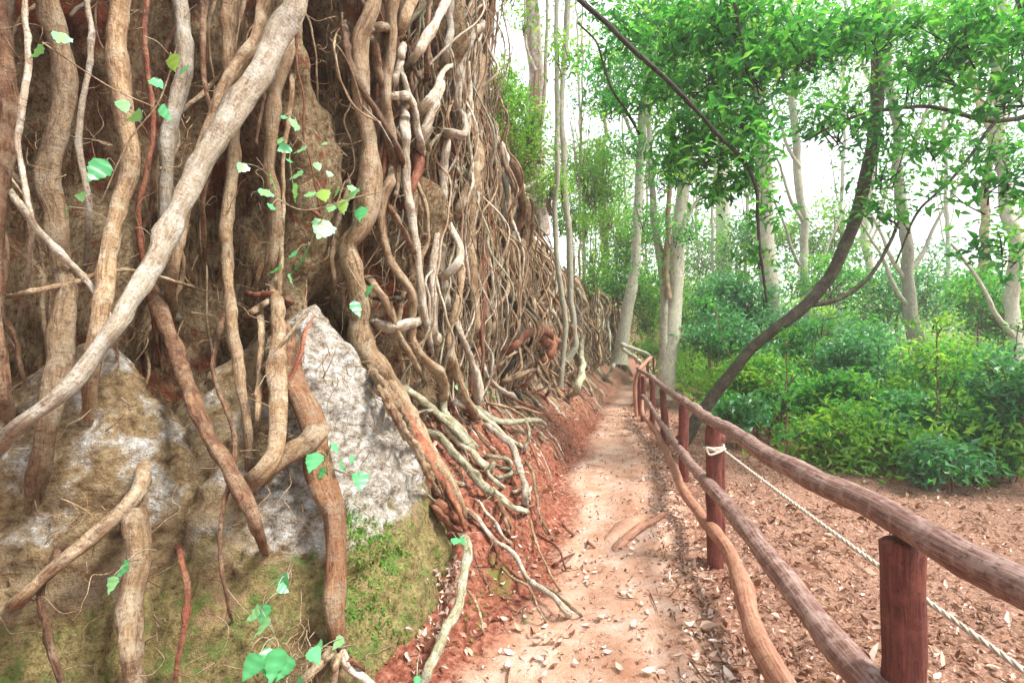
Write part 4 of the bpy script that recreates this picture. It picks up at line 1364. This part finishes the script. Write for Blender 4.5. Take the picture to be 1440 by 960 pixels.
r_ = np.random.default_rng(61)
for k in range(16):
    px, Y = r_.uniform(1030, 1440), r_.uniform(6.5, 13)
    x = (px - 720) / F * Y
    gz = float(ground_z(x, Y, False))
    gy_ = 480 + (1.6 - gz) / Y * F
    far_s = px > 1240
    b = thing('sapling', (x, Y, gz), ('lime green' if k % 2 == 0 else 'dark green') + ' thin leafy sapling among the bushes ' + ('at the right edge' if far_s else 'behind the leaning dark trunk'), 'sapling',
              'saplings at the right edge' if far_s else 'saplings behind the leaning trunk')
    hp = r_.uniform(.9, 2.6) * F / Y
    lx = r_.normal() * 22
    limb(b, [(px, gy_ + 4), (px + lx * .2, gy_ - hp * .35), (px + lx * .7, gy_ - hp * .7), (px + lx, gy_ - hp)], Y, 22 / Y, 8 / Y, 'b', 'stem', wob=.4)
    crown(b, [(px + lx * .4 * q + r_.normal() * 60 / Y, gy_ - hp * (.3 + .23 * q), Y + r_.normal() * .15, 260 / Y, 120 / Y, 70) for q in range(4)], .10, ('lime', 'canopy')[k % 2], 700 + k, subr=.07, sub=9)

# distant wood that reads as one mass
r_ = np.random.default_rng(9)
bag = Bag()
for k in range(150):
    Y = r_.uniform(38, 75)
    px = r_.uniform(780, 1560)
    base = 480 + (1.6 - 2.2) / Y * F
    top = base - r_.uniform(20, 120)
    py = (base + top) / 2
    p, tt, _ = clump_points(at(px, py, Y), (2.6, 2.6, (base - top) / 2 * Y / F), 170, r_, 16, .8)
    V, Fc, tn = leaf_cloud(p, .5, r_, .5, .5, tt)
    bag.add(V, Fc, None, tn)
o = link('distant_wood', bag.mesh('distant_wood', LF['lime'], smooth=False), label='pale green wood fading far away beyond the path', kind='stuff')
o['category'] = 'wood'

# ------------------------------------------------------------------ climbing plants with separate leaves
def vine_leaf_mesh(tintv, tall):
    n = 12
    t = np.linspace(0, 1, n)
    wdt = np.interp(t, [0, .06, .16, .30, .48, .66, .84, 1], [.03, .22, .36, .41, .36, .24, .10, 0]) * (0.75 if tall else 1.0)
    ser = np.array([0, .0, .03, -.02, .03, -.03, .03, -.025, .025, -.02, .01, 0])
    mid = np.stack([0 * t, t, -.16 * (t - .3) ** 2], 1)
    mid[0, 1] = .06
    lf = np.stack([-(wdt + ser), t - .05 * (wdt > .3), .12 * wdt - .2 * (t - .4) ** 2], 1)
    rt = lf * np.array([-1, 1, 1])
    V = np.vstack([mid, lf, rt])
    Fc = []
    for i in range(n - 1):
        Fc += [(i, i + 1, n + i + 1, n + i), (i + 1, i, 2 * n + i, 2 * n + i + 1)]
    tv = np.concatenate([np.full(n, min(1, tintv + .13)), tintv + .03 * np.sin(np.arange(n) * 2.4), tintv + .03 * np.sin(np.arange(n) * 2.1 + 1)])
    V[n:, 2] += np.tile(.035 * np.sin(np.arange(n) * 1.9), 2)
    return make_mesh('leaf', V, Fc, LF['vine'], tint=tv, smooth=True)


VL = {('t', False): vine_leaf_mesh(.80, False), ('g', False): vine_leaf_mesh(.45, False), ('d', True): vine_leaf_mesh(.2, True), ('y', False): vine_leaf_mesh(.97, False),
      ('g', True): vine_leaf_mesh(.4, True), ('t', True): vine_leaf_mesh(.72, True), ('y', True): vine_leaf_mesh(.93, True), ('d', False): vine_leaf_mesh(.15, False)}


def vine(loc_px, label, leaves, stems, lift=.45, surf='wgb'):
    b = cpt(loc_px[0], loc_px[1], surf, lift)
    v = thing('climbing_plant', b, label, 'plant')
    r_ = np.random.default_rng(int(loc_px[0]))
    SP = []
    pet = Bag()
    for pts in stems:
        C, R = root_path(pix(pts), 2.4, 1.6, lift - .03, surf, .3, 5, (False, False))
        SP.append(C)
        V, Fc, uv = tube_geo(C, R, 5, .1, 1)
        link('stem', make_mesh('stem', V, Fc, BK['t'], uv), v)
    for (cr, x, y, sz, kind) in leaves:
        ox, oy, sc = CR[cr]
        px, py, sp_ = ox + x / sc, oy + y / sc, sz / sc
        p = cpt(px, py, surf, lift + r_.uniform(0, .08))
        L = sp_ * p[1] / F * r_.uniform(1.0, 1.25)
        tall = kind.isupper()
        o = link('leaf', VL[(kind.lower(), tall)] if (kind.lower(), tall) in VL else VL[('g', False)], v)
        o.location = [float(a) for a in (p + np.array([0, 0, L * .45]))]
        o.scale = (L, L, L)
        # hanging, facing the camera and the sky
        o.rotation_euler = (math.radians(-120 + r_.normal() * 14), r_.normal() * .5, r_.normal() * .9)
        b0 = np.array(o.location)
        allc = np.vstack(SP)
        dd = np.linalg.norm(allc - b0, axis=1)
        e_ = allc[dd.argmin()] if dd.min() < .16 else b0 + np.array([r_.normal() * .04, .16, -.03])
        Cq = spline([b0, (b0 + e_) / 2 + np.array([0, -.01, .02]), e_], 8)
        Vq, Fq_, _ = tube_geo(Cq, np.full(8, .0017), 4, 0)
        pet.add(Vq, Fq_)
    link('leaf_stalks', pet.mesh('leaf_stalks', BK['g']), v, kind='stuff')
    return v


vine((470, 330), 'leafy creeper hanging across the left roots with shiny blue green leaves', [
    ('2', 80, 150, 120, 't'), ('2', 70, 240, 100, 't'), ('2', 210, 210, 110, 't'), ('2', 300, 240, 70, 't'), ('2', 370, 230, 90, 'y'),
    ('2', 460, 210, 70, 't'), ('2', 480, 290, 100, 'Y'), ('2', 550, 240, 100, 't'), ('2', 590, 340, 110, 'G'), ('2', 540, 190, 50, 't'), ('2', 400, 430, 145, 't'),
    ('2', 300, 590, 170, 'D'), ('2', 150, 650, 80, 'g'), ('2', 190, 700, 80, 't'), ('2', 230, 560, 60, 'g'), ('2', 630, 790, 120, 'G'), ('2', 550, 860, 100, 'G'),
    ('2', 430, 300, 60, 't'), ('2', 260, 120, 90, 't'), ('2', 340, 60, 50, 't'), ('2', 420, 110, 50, 't'), ('2', 190, 40, 40, 'g'), ('2', 90, 300, 60, 'g'),
    ('1', 220, 720, 80, 't'), ('1', 160, 670, 40, 'g'), ('1', 190, 860, 80, 'g'), ('1', 280, 860, 70, 't'), ('1', 400, 820, 40, 't'), ('1', 330, 940, 50, 't'),
    ('1', 140, 800, 50, 't'), ('2', 430, 180, 50, 'y')],
    ['2:60,200 250,300 430,270 560,230 700,200', '2:260,150 330,100 400,60', '2:400,380 440,300 500,140', '1:200,1000 190,860 240,760 220,660', '2:300,500 350,380 400,330', '2:520,620 580,720 650,820'], .50)
vine((450, 650), 'small creeper with three bright leaves on the rock slab', [
    ('3', 430, 760, 70, 'g'), ('3', 340, 840, 120, 'g'), ('3', 470, 870, 90, 'g'), ('3', 590, 940, 100, 'g'), ('3', 550, 830, 50, 'g'), ('3', 380, 900, 60, 'g')],
    ['3:420,740 400,860 420,980', '3:400,860 500,900 590,930'], .18)
vine((390, 930), 'bright green seedlings at the bottom left corner beside the bare root', [
    ('4', 170, 460, 75, 'g'), ('4', 115, 485, 65, 'g'), ('4', 50, 590, 90, 'g'), ('4', 65, 665, 100, 't'), ('4', 20, 610, 80, 't'), ('4', 285, 820, 90, 'g'), ('4', 345, 780, 70, 'g'),
    ('4', 455, 755, 70, 't'), ('4', 120, 850, 160, 'D'), ('4', 60, 840, 130, 'D'), ('4', 190, 880, 120, 'D'), ('4', 20, 870, 110, 'd'), ('4', 835, 945, 60, 'G'), ('4', 240, 960, 50, 'g')],
    ['4:90,790 180,830 250,825', '4:150,500 170,400 190,340', '4:100,720 140,800 190,880', '4:290,830 240,870 200,930'], .16)
vine((190, 220), 'creeper with round leaves hanging on the shaded roots at far left', [
    ('p', 200, 170, 26, 't'), ('p', 225, 160, 22, 'g'), ('p', 150, 245, 36, 'D'), ('p', 95, 300, 20, 'g'), ('p', 120, 285, 16, 't'), ('p', 240, 90, 24, 'y'), ('p', 90, 60, 26, 't'),
    ('p', 60, 75, 22, 't'), ('p', 215, 120, 20, 'g'), ('p', 260, 105, 24, 'g'), ('p', 170, 150, 18, 't'), ('p', 180, 800, 24, 'g'), ('p', 160, 820, 20, 't'), ('p', 345, 240, 18, 't')],
    ['p:250,60 225,140 180,200 140,290', 'p:60,60 150,120 215,150'], .55)
vine((668, 250), 'few small sprigs growing in the cracks of the long pale roots', [
    ('2', 1185, 90, 34, 'g'), ('2', 1215, 100, 30, 't'), ('2', 1225, 330, 24, 't'), ('2', 1275, 740, 36, 't'), ('2', 1165, 710, 22, 'g'), ('2', 1070, 900, 30, 'g'), ('2', 1330, 830, 28, 't'),
    ('2', 1350, 160, 34, 'g'), ('2', 1390, 180, 34, 'g'), ('3', 1200, 205, 26, 'g'), ('a', 330, 200, 60, 't'), ('a', 430, 190, 60, 'g'), ('a', 700, 290, 90, 't'), ('a', 730, 320, 80, 't'),
    ('e', 360, 640, 50, 'g'), ('e', 400, 630, 50, 'g'), ('e', 380, 655, 40, 't'), ('e', 500, 660, 40, 'g'), ('d', 350, 515, 36, 't'), ('d', 440, 660, 30, 't'), ('d', 480, 840, 36, 't'),
    ('d', 410, 850, 36, 't'), ('d', 520, 700, 30, 'g'), ('d', 180, 735, 36, 'g'), ('d', 100, 235, 34, 'g'), ('d', 150, 245, 34, 'g'), ('4', 1040, 235, 60, 'g'), ('4', 1060, 225, 40, 'g')],
    ['2:1170,140 1190,80 1210,60'], .36)

# moss sprigs on the slab
r_ = np.random.default_rng(44)
pts = []
for (cx, cy, rx, ry, n) in ((590, 200, 60, 60, 360), (700, 300, 60, 90, 430), (490, 130, 30, 60, 220), (540, 440, 60, 120, 240), (620, 620, 120, 90, 330), (950, 360, 50, 60, 70), (560, 500, 90, 60, 90), (1150, 560, 30, 90, 60)):
    for k in range(n):
        px, py = 360 + (cx + r_.normal() * rx) / 3.69, 700 + (cy + r_.normal() * ry) / 3.69
        pts.append(cpt(px, py, 'wgb', .0 if px < 620 else .0))
pts = np.array(pts)
V, Fc, tt = leaf_cloud(pts, .020, r_, .3, .6)
o = link('moss_sprigs', make_mesh('moss_sprigs', V, Fc, LF['lime'], tint=tt * .8, smooth=False), kind='stuff', label='tiny green moss and liverwort sprigs on the rock slab')
o['category'] = 'moss'

# ------------------------------------------------------------------ fence
def log(parent, P, r, mat, name, sides=16, label=None, seed=0, rough=.07, ends=(True, True)):
    P = np.asarray(P, float)
    r = np.broadcast_to(r, (len(P),)).astype(float)
    L = np.linalg.norm(np.diff(P, axis=0), axis=1).sum()
    n = int(np.clip(L / .035, 10, 200))
    Q = spline(np.column_stack([P, r]), n)
    C, R = Q[:, :3], Q[:, 3]
    s = np.linspace(0, L, n)
    C = C + np.stack([fbm(s * 2.2, seed, 1.1, 3), fbm(s * 2.2, seed + 4, 2.1, 3) * .5, fbm(s * 2.2, seed + 8, 3.1, 3)], 1) * R.mean() * .45
    R = R * (1 + .13 * fbm(s * 3, seed, 1.0, 3))
    C, R = round_ends(C, R, *ends)
    V, Fc, uv = tube_geo(C, R, sides, rough, seed)
    return link(name, make_mesh(name, V, Fc, mat, uv), parent, label=label)


fen = thing('log_fence', (1.44, 3.68, 0), 'red brown log fence with two wavy rails along the right edge of the path', 'fence')
POST = [(1.14, 1.5, 1.02, .062), (1.44, 3.68, 1.0, .060), (1.95, 5.86, .88, .060), (2.37, 8.06, .86, .062), (2.52, 9.3, .90, .052), (2.62, 10.3, .92, .055), (2.70, 10.95, .96, .05)]
for k, (x, y, zt, r) in enumerate(POST):
    g = float(ground_z(x, y)) - .15
    log(fen, [(x, y, g), (x + .005, y, zt * .5), (x, y, zt - .01)], r * .9, MT_POST, 'post', seed=k + 3, rough=.05)
log(fen, [(1.53, 3.74, -.15), (1.50, 3.73, .4), (1.51, 3.72, .93)], .035, MT_POST, 'post', seed=33, label='thinner second post tied beside the near post')
log(fen, [(.98, -1, 1.08), (1.08, .4, 1.06), (1.13, 1.5, 1.07), at(1080, 640, 2.45), at(1003, 592, 3.68), at(961, 563, 5.86), at(933, 544, 8.06), at(915, 530, 9.3), at(902, 521, 10.6), at(897, 518, 11.1)],
    [.045, .045, .044, .043, .042, .045, .045, .043, .04, .036], MT_RAIL, 'rail', seed=51, label='top rail')
log(fen, [(.93, -1, .6), (1.02, .4, .56), (1.08, 1.5, .56), at(1080, 782, 2.45), at(1040, 730, 3.0), at(998, 682, 3.62), at(956, 632, 5.8), at(930, 596, 8.0), at(911, 566, 9.3), at(903, 556, 10.4)],
    [.048, .048, .049, .052, .053, .048, .046, .043, .04, .036], MT_RAIL, 'rail', seed=61, label='middle rail sagging and greyish')
low = [(.80, -1, .25), (.95, .6, .22), (1.05, 1.6, .2), at(1076, 919, 2.3), at(1056, 867, 2.6), at(1043, 817, 2.9), at(1027, 779, 3.25), at(1004, 747, 3.55), at(979, 716, 4.3), at(955, 680, 5.0),
       at(944, 652, 5.9), at(930, 622, 7.2), at(917, 600, 8.4), at(905, 584, 9.6), at(902, 562, 10.3)]
log(fen, low, [.05, .05, .052, .05, .052, .05, .046, .043, .042, .042, .045, .045, .04, .038, .035], MT_LOG, 'rail', seed=71, label='crooked peeled low rail near the ground')
log(fen, [at(896, 590, 10.9), at(894, 565, 10.9), at(893, 545, 10.9), at(898, 522, 10.9), at(905, 512, 11.2), at(915, 502, 11.6)], .04, MT_LOG, 'rail', seed=75, label='bent stick at the far end')

rope = Bag()
def rope_run(A, B, sag, r, ph):
    t = np.linspace(0, 1, 260)[:, None]
    C = np.array(A) * (1 - t) + np.array(B) * t
    C[:, 2] -= sag * 4 * t[:, 0] * (1 - t[:, 0])
    L = np.linalg.norm(np.array(A) - np.array(B))
    a = t[:, 0] * L / .035 * 2 * math.pi / 3 + ph
    C[:, 0] += np.cos(a) * r * .8
    C[:, 2] += np.sin(a) * r * .8
    V, Fc, uv = tube_geo(C, np.full(260, r), 6, 0)
    rope.add(V, Fc, uv)


A_, B_ = (1.50, 3.70, .835), (1.20, -.6, .72)
for ph in (0, 2.1, 4.2):
    rope_run(A_, B_, .03, .0055, ph)
a = np.linspace(0, 2 * math.pi * 3.2, 90)
C = np.stack([1.44 + .068 * np.cos(a), 3.68 + .068 * np.sin(a), .825 + .012 * np.sin(a * .37) + a * .0016], 1)
V, Fc, uv = tube_geo(C, np.full(90, .007), 6, 0)
rope.add(V, Fc, uv)
C = spline([(1.42, 3.61, .84), (1.36, 3.60, .86), (1.38, 3.60, .81), (1.45, 3.60, .83), (1.50, 3.62, .85)], 30)
V, Fc, uv = tube_geo(C, np.full(30, .008), 6, 0)
rope.add(V, Fc, uv)
o = link('rope', rope.mesh('rope', MT_ROPE))
o['label'] = 'white rope knotted round the near fence post and stretched to the next one'
o['category'] = 'rope'

far = thing('log_fence', at(985, 515, 23), 'distant low fence with thin red posts behind the forked tree', 'fence')
px_ = [955, 973, 992, 1012, 1030, 1052]
for k, px in enumerate(px_):
    Y = 23 - k * .7
    b = at(px, 517, Y)
    log(far, [b - [0, 0, .3], b + [0, 0, .4], b + [0, 0, .85]], .07, MT_POST, 'post', 8, seed=80 + k)
log(far, [at(950, 492, 23.2), at(975, 490, 22.3), at(1012, 492, 21), at(1056, 494, 19.5)], .045, MT_RAIL, 'rail', 8, seed=90, label='upper rail')
log(far, [at(950, 504, 23.2), at(975, 503, 22.3), at(1012, 505, 21), at(1056, 507, 19.5)], .04, MT_RAIL, 'rail', 8, seed=91, label='lower rail')

# root ridge crossing the path
lg = thing('exposed_root', (.75, 4.2, 0), 'thick exposed root lying diagonally across the middle of the path', 'root')
P = []
for (x, y) in pix('8:560,322 600,292 640,262 690,226 740,196 790,160 810,150'):
    Y = cast(x, y, 'g')
    p = at(x, y, Y)
    P.append(p)
P = np.array(P)
P[:, 2] = ground_z(P[:, 0], P[:, 1]) + np.array([-.02, .01, .022, .028, .028, .018, -.02])
C = spline(P, 60)
V, Fc, uv = tube_geo(C, .034 * (1 + .2 * fbm(np.arange(60) * .15, 1, 1, 3)), 12, .12, 3)
link('root', make_mesh('root', V, Fc, MT_LOG, uv), lg)
P2 = P + np.array([-.085, .09, -.045])
C = spline(P2[0:6], 50)
V, Fc, uv = tube_geo(C, .085 * np.sin(np.linspace(.3, 2.8, 50)), 12, .1, 5)
link('buried_ridge', make_mesh('buried_ridge', V, Fc, MT_GROUND, uv, extra={'path': np.ones(len(V)), 'litter': np.zeros(len(V)), 'moss': np.zeros(len(V))}), lg)

# ------------------------------------------------------------------ leaf litter
r_ = np.random.default_rng(91)


def curled_cloud(P, size, tint):
    n = len(P)
    Rt = rand_rot(n, r_, .8)
    s = size * np.exp(r_.normal(size=n) * .38)
    t = np.array([.0, .28, .62, 1.0])
    wd = np.array([.03, .22, .19, .02])
    T = np.zeros((n, 12, 3))
    curl = r_.uniform(.1, 2.2, n)[:, None]
    bend = r_.uniform(-.5, .9, n)[:, None]
    asp = r_.uniform(.7, 1.5, n)[:, None]
    zz = bend * (t - .5) ** 2
    for q, sg in ((0, -1), (1, 0), (2, 1)):
        T[:, q * 4:q * 4 + 4, 0] = sg * wd * asp * (1 - .25 * curl * abs(sg))
        T[:, q * 4:q * 4 + 4, 1] = t
        T[:, q * 4:q * 4 + 4, 2] = zz + abs(sg) * curl * wd * .9 + sg * .05 * r_.normal(size=(n, 1))
    V = np.einsum('nij,njk->nik', T * s[:, None, None], Rt) + P[:, None]
    f = []
    for q in (0, 4):
        for i in range(3):
            f += [(q + i, q + i + 4, q + i + 5), (q + i, q + i + 5, q + i + 1)]
    Fc = (np.array(f)[None] + (np.arange(n) * 12)[:, None, None]).reshape(-1, 3)
    return V.reshape(-1, 3), Fc, np.repeat(tint, 12)


def litter(n, sampler, size, tint_lo, tint_hi, lift=.006):
    x, y = sampler(n)
    z = ground_z(x, y) + lift + r_.random(len(x)) * .012
    V, Fc, tt = curled_cloud(np.stack([x, y, z], 1), size, tint_lo + (tint_hi - tint_lo) * r_.random(len(x)) ** 1.3)
    return V, Fc, tt


def samp_right(n):
    y = 1.2 + 17 * r_.random(n) ** 1.7
    x = np.interp(y, FEN_Y, FEN_X) - .12 + np.abs(r_.normal(size=n)) * (0.9 + y * .45)
    return x, y


def samp_edge(n):
    y = 1.6 + 11 * r_.random(n) ** 1.5
    x = np.interp(y, FEN_Y, FEN_X) - .12 - np.abs(r_.normal(size=n)) * .17
    return x, y


def samp_path(n):
    y = 1.9 + 11 * r_.random(n) ** 1.6
    a, b = np.interp(y, EDGE_Y, EDGE_X), np.interp(y, FEN_Y, FEN_X)
    return a + (b - a) * r_.random(n), y


def samp_bank(n):
    y = 1.9 + 12 * r_.random(n) ** 1.3
    a, b = np.interp(y, FS[:, 1], FS[:, 0]), np.interp(y, EDGE_Y, EDGE_X)
    return b - (b - a) * r_.random(n) ** 1.2, y


bag = Bag()
for n, sm, sz, lo, hi in ((19000, samp_right, .033, .0, .95), (3500, samp_right, .046, .4, 1), (2600, samp_edge, .024, .0, 1), (2500, samp_path, .022, .1, .9), (900, samp_path, .014, .8, 1), (3600, samp_bank, .032, 0, .95), (500, samp_edge, .034, .8, 1)):
    V, Fc, tt = litter(n, sm, sz, lo, hi)
    bag.add(V, Fc, None, tt)
sticks = Bag()
for sm, n in ((samp_right, 420), (samp_edge, 90), (samp_bank, 130), (samp_path, 30)):
    x, y = sm(n)
    for q in range(n):
        L_ = r_.uniform(.06, .32)
        an = r_.uniform(0, 6.28)
        xs = x[q] + np.linspace(-.5, .5, 6) * L_ * math.cos(an)
        ys = y[q] + np.linspace(-.5, .5, 6) * L_ * math.sin(an) + r_.normal(size=6) * .006
        C = np.stack([xs, ys, ground_z(xs, ys) + .012], 1)
        V, Fc, uv = tube_geo(C, np.linspace(.005, .002, 6), 4, 0)
        sticks.add(V, Fc, uv)
o = link('fallen_twigs', sticks.mesh('fallen_twigs', BK['b']), kind='stuff', label='thin dead twigs scattered through the leaf litter')
o['category'] = 'twigs'
o = link('leaf_litter', bag.mesh('leaf_litter', LF['litter'], smooth=False), kind='stuff', label='dry brown and pinkish leaf litter on the ground')
o['category'] = 'leaf litter'


def dry_leaf_mesh(tv, curl):
    n = 6
    t = np.linspace(0, 1, n)
    wd = np.array([.02, .17, .24, .20, .11, .0])
    mid = np.stack([0 * t, t, curl * (t - .5) ** 2 * 1.2], 1)
    lf = np.stack([-wd, t, mid[:, 2] + curl * wd * .7], 1)
    rt = lf * np.array([-1, 1, 1])
    V = np.vstack([mid, lf, rt]) * .075 + 0
    Fc = []
    for i in range(n - 1):
        Fc += [(i, i + 1, n + i + 1, n + i), (i + 1, i, 2 * n + i, 2 * n + i + 1)]
    return make_mesh('fallen_leaf', V, Fc, LF['litter'], tint=np.full(len(V), tv))


DL = [dry_leaf_mesh(v, c) for v, c in ((1.0, 1.1), (.95, 1.6), (.8, .9), (.62, 1.5), (.92, .8))]
spots = [('8', 75, 700, 1.0), ('8', 15, 675, .8), ('8', 670, 685, 1.1), ('8', 875, 705, 1.4), ('8', 975, 725, 1.0), ('8', 690, 580, .7), ('8', 430, 485, .8), ('8', 640, 545, .8), ('8', 500, 605, .6),
         ('8', 1085, 915, 1.1), ('8', 970, 840, .9), ('8', 700, 935, 1.2), ('8', 570, 900, .9), ('8', 950, 512, 1.3), ('8', 30, 810, .9), ('8', 160, 780, .8), ('8', 50, 885, .8), ('8', 370, 750, .9),
         ('8', 480, 670, .8), ('8', 520, 650, .8), ('8', 450, 700, .7), ('8', 500, 690, .9), ('8', 640, 320, .8), ('8', 665, 300, .7), ('8', 860, 180, .8), ('8', 820, 130, .7), ('8', 430, 435, .6),
         ('8', 785, 495, .6), ('8', 455, 430, .6), ('8', 150, 855, .8), ('8', 190, 860, .7), ('8', 290, 770, .7), ('8', 890, 780, .8), ('8', 1050, 500, .8), ('8', 1100, 760, .8), ('8', 1000, 640, .8)]
for k in range(120):
    px = float(r_.uniform(690, 1070))
    py = float(480 + 480 * r_.random() ** .6)
    if py < 660 or px > 1000 + (py - 700) * .3:
        continue
    spots.append(('p', px, py, float(r_.uniform(.4, .85))))
for (cr, x, y, sc_) in spots:
    ox, oy, s_ = CR[cr]
    px, py = ox + x / s_, oy + y / s_
    Y = cast(px, py, 'g')
    p = at(px, py, Y)
    if p[0] < np.interp(Y, EDGE_Y, EDGE_X) - .25:
        zone = ('pale dry leaf lying on the red bank left of the path', 'fallen leaves on the red bank')
    elif p[0] > np.interp(Y, FEN_Y, FEN_X) - .35:
        zone = ('pale dry leaf in the litter under the near end of the fence', 'fallen leaves under the near fence') if Y < 3.4 else \
            ('pale dry leaf in the litter beyond the post with the rope', 'fallen leaves beyond the roped post')
    else:
        zone = ('pale dry leaf on the near part of the trodden path', 'fallen leaves on the near path') if Y < 3.4 else \
            ('small pale dry leaf on the path around the crossing root', 'fallen leaves near the crossing root') if Y < 5.2 else \
            ('tiny pale leaf on the far part of the path', 'fallen leaves on the far path')
    o = bpy.data.objects.new('fallen_leaf', DL[int(r_.integers(len(DL)))])
    COL.objects.link(o)
    o.location = (p[0], p[1], float(ground_z(p[0], p[1])) + .008)
    o.scale = (sc_, sc_, sc_)
    o.rotation_euler = (r_.normal() * .15, r_.normal() * .15, r_.uniform(0, 6.28))
    o['label'], o['group'] = zone
    o['category'] = 'leaf'

# drift of pink leaves caught behind the drooping grey root
bag = Bag()
pp = []
for (cx, cy, rx, ry, n) in ((1000, 440, 40, 40, 60), (1030, 370, 18, 30, 26), (1000, 520, 20, 30, 26), (900, 760, 40, 40, 60), (840, 860, 40, 40, 60), (940, 660, 20, 30, 20)):
    for k in range(n):
        pp.append(cpt(360 + (cx + r_.normal() * rx) / 3.69, 700 + (cy + r_.normal() * ry) / 3.69, 'wgb', .02 + r_.random() * .03))
V, Fc, tt = leaf_cloud(np.array(pp), .045, r_, .4, .5, r_.uniform(.55, 1, len(pp)))
o = link('leaf_drift', make_mesh('leaf_drift', V, Fc, LF['litter'], tint=tt, smooth=False), kind='stuff', label='pinkish dry leaves caught behind the drooping grey root')
o['category'] = 'leaf litter'

# ------------------------------------------------------------------ undergrowth between the bushes
r_ = np.random.default_rng(17)
bag = Bag()
for k in range(900):
    Y = 6.6 + 28 * r_.random() ** .8
    xl = np.interp(Y, FEN_Y, FEN_X) + (2.0 if Y < 9 else 1.2 if Y < 16 else .6)
    x = xl + (Y * 1.2 - xl) * r_.random()
    if x < xl:
        continue
    g = float(ground_z(x, Y, False))
    hgt = r_.uniform(.25, 1.1) + .02 * Y
    p, tt, _ = clump_points((x, Y, g + hgt * .55), (.55 + .01 * Y, .5, hgt * .5), 110, r_, 12, .14 + .004 * Y)
    V, Fc, tn = leaf_cloud(p, .10 + .004 * Y, r_, .5, .42, np.clip(tt * r_.uniform(.5, 1.1) + .1, 0, 1))
    bag.add(V, Fc, None, tn)
o = link('undergrowth', bag.mesh('undergrowth', LF['lime'], smooth=False), kind='stuff', label='low green undergrowth covering the forest floor beyond the fence')
o['category'] = 'undergrowth'

# ------------------------------------------------------------------ haze
def haze_box(x0, x1, y0, y1, z0, z1, dens):
    V = np.array([(x, y, z) for x in (x0, x1) for y in (y0, y1) for z in (z0, z1)], float)
    Fq = np.array([(0, 1, 3, 2), (4, 6, 7, 5), (0, 4, 5, 1), (2, 3, 7, 6), (0, 2, 6, 4), (1, 5, 7, 3)])
    m = bpy.data.materials.new('haze_air')
    m.use_nodes = True
    m.node_tree.nodes.clear()
    v = m.node_tree.nodes.new('ShaderNodeVolumePrincipled')
    v.inputs['Color'].default_value = (.93, 1.0, .99, 1)
    v.inputs['Density'].default_value = dens
    v.inputs['Anisotropy'].default_value = .2
    out = m.node_tree.nodes.new('ShaderNodeOutputMaterial')
    m.node_tree.links.new(v.outputs[0], out.inputs['Volume'])
    link('haze', make_mesh('haze', V, Fq, m, smooth=False), kind='stuff')


haze_box(-402, 402, -62, 902, -3, 40, .0026)
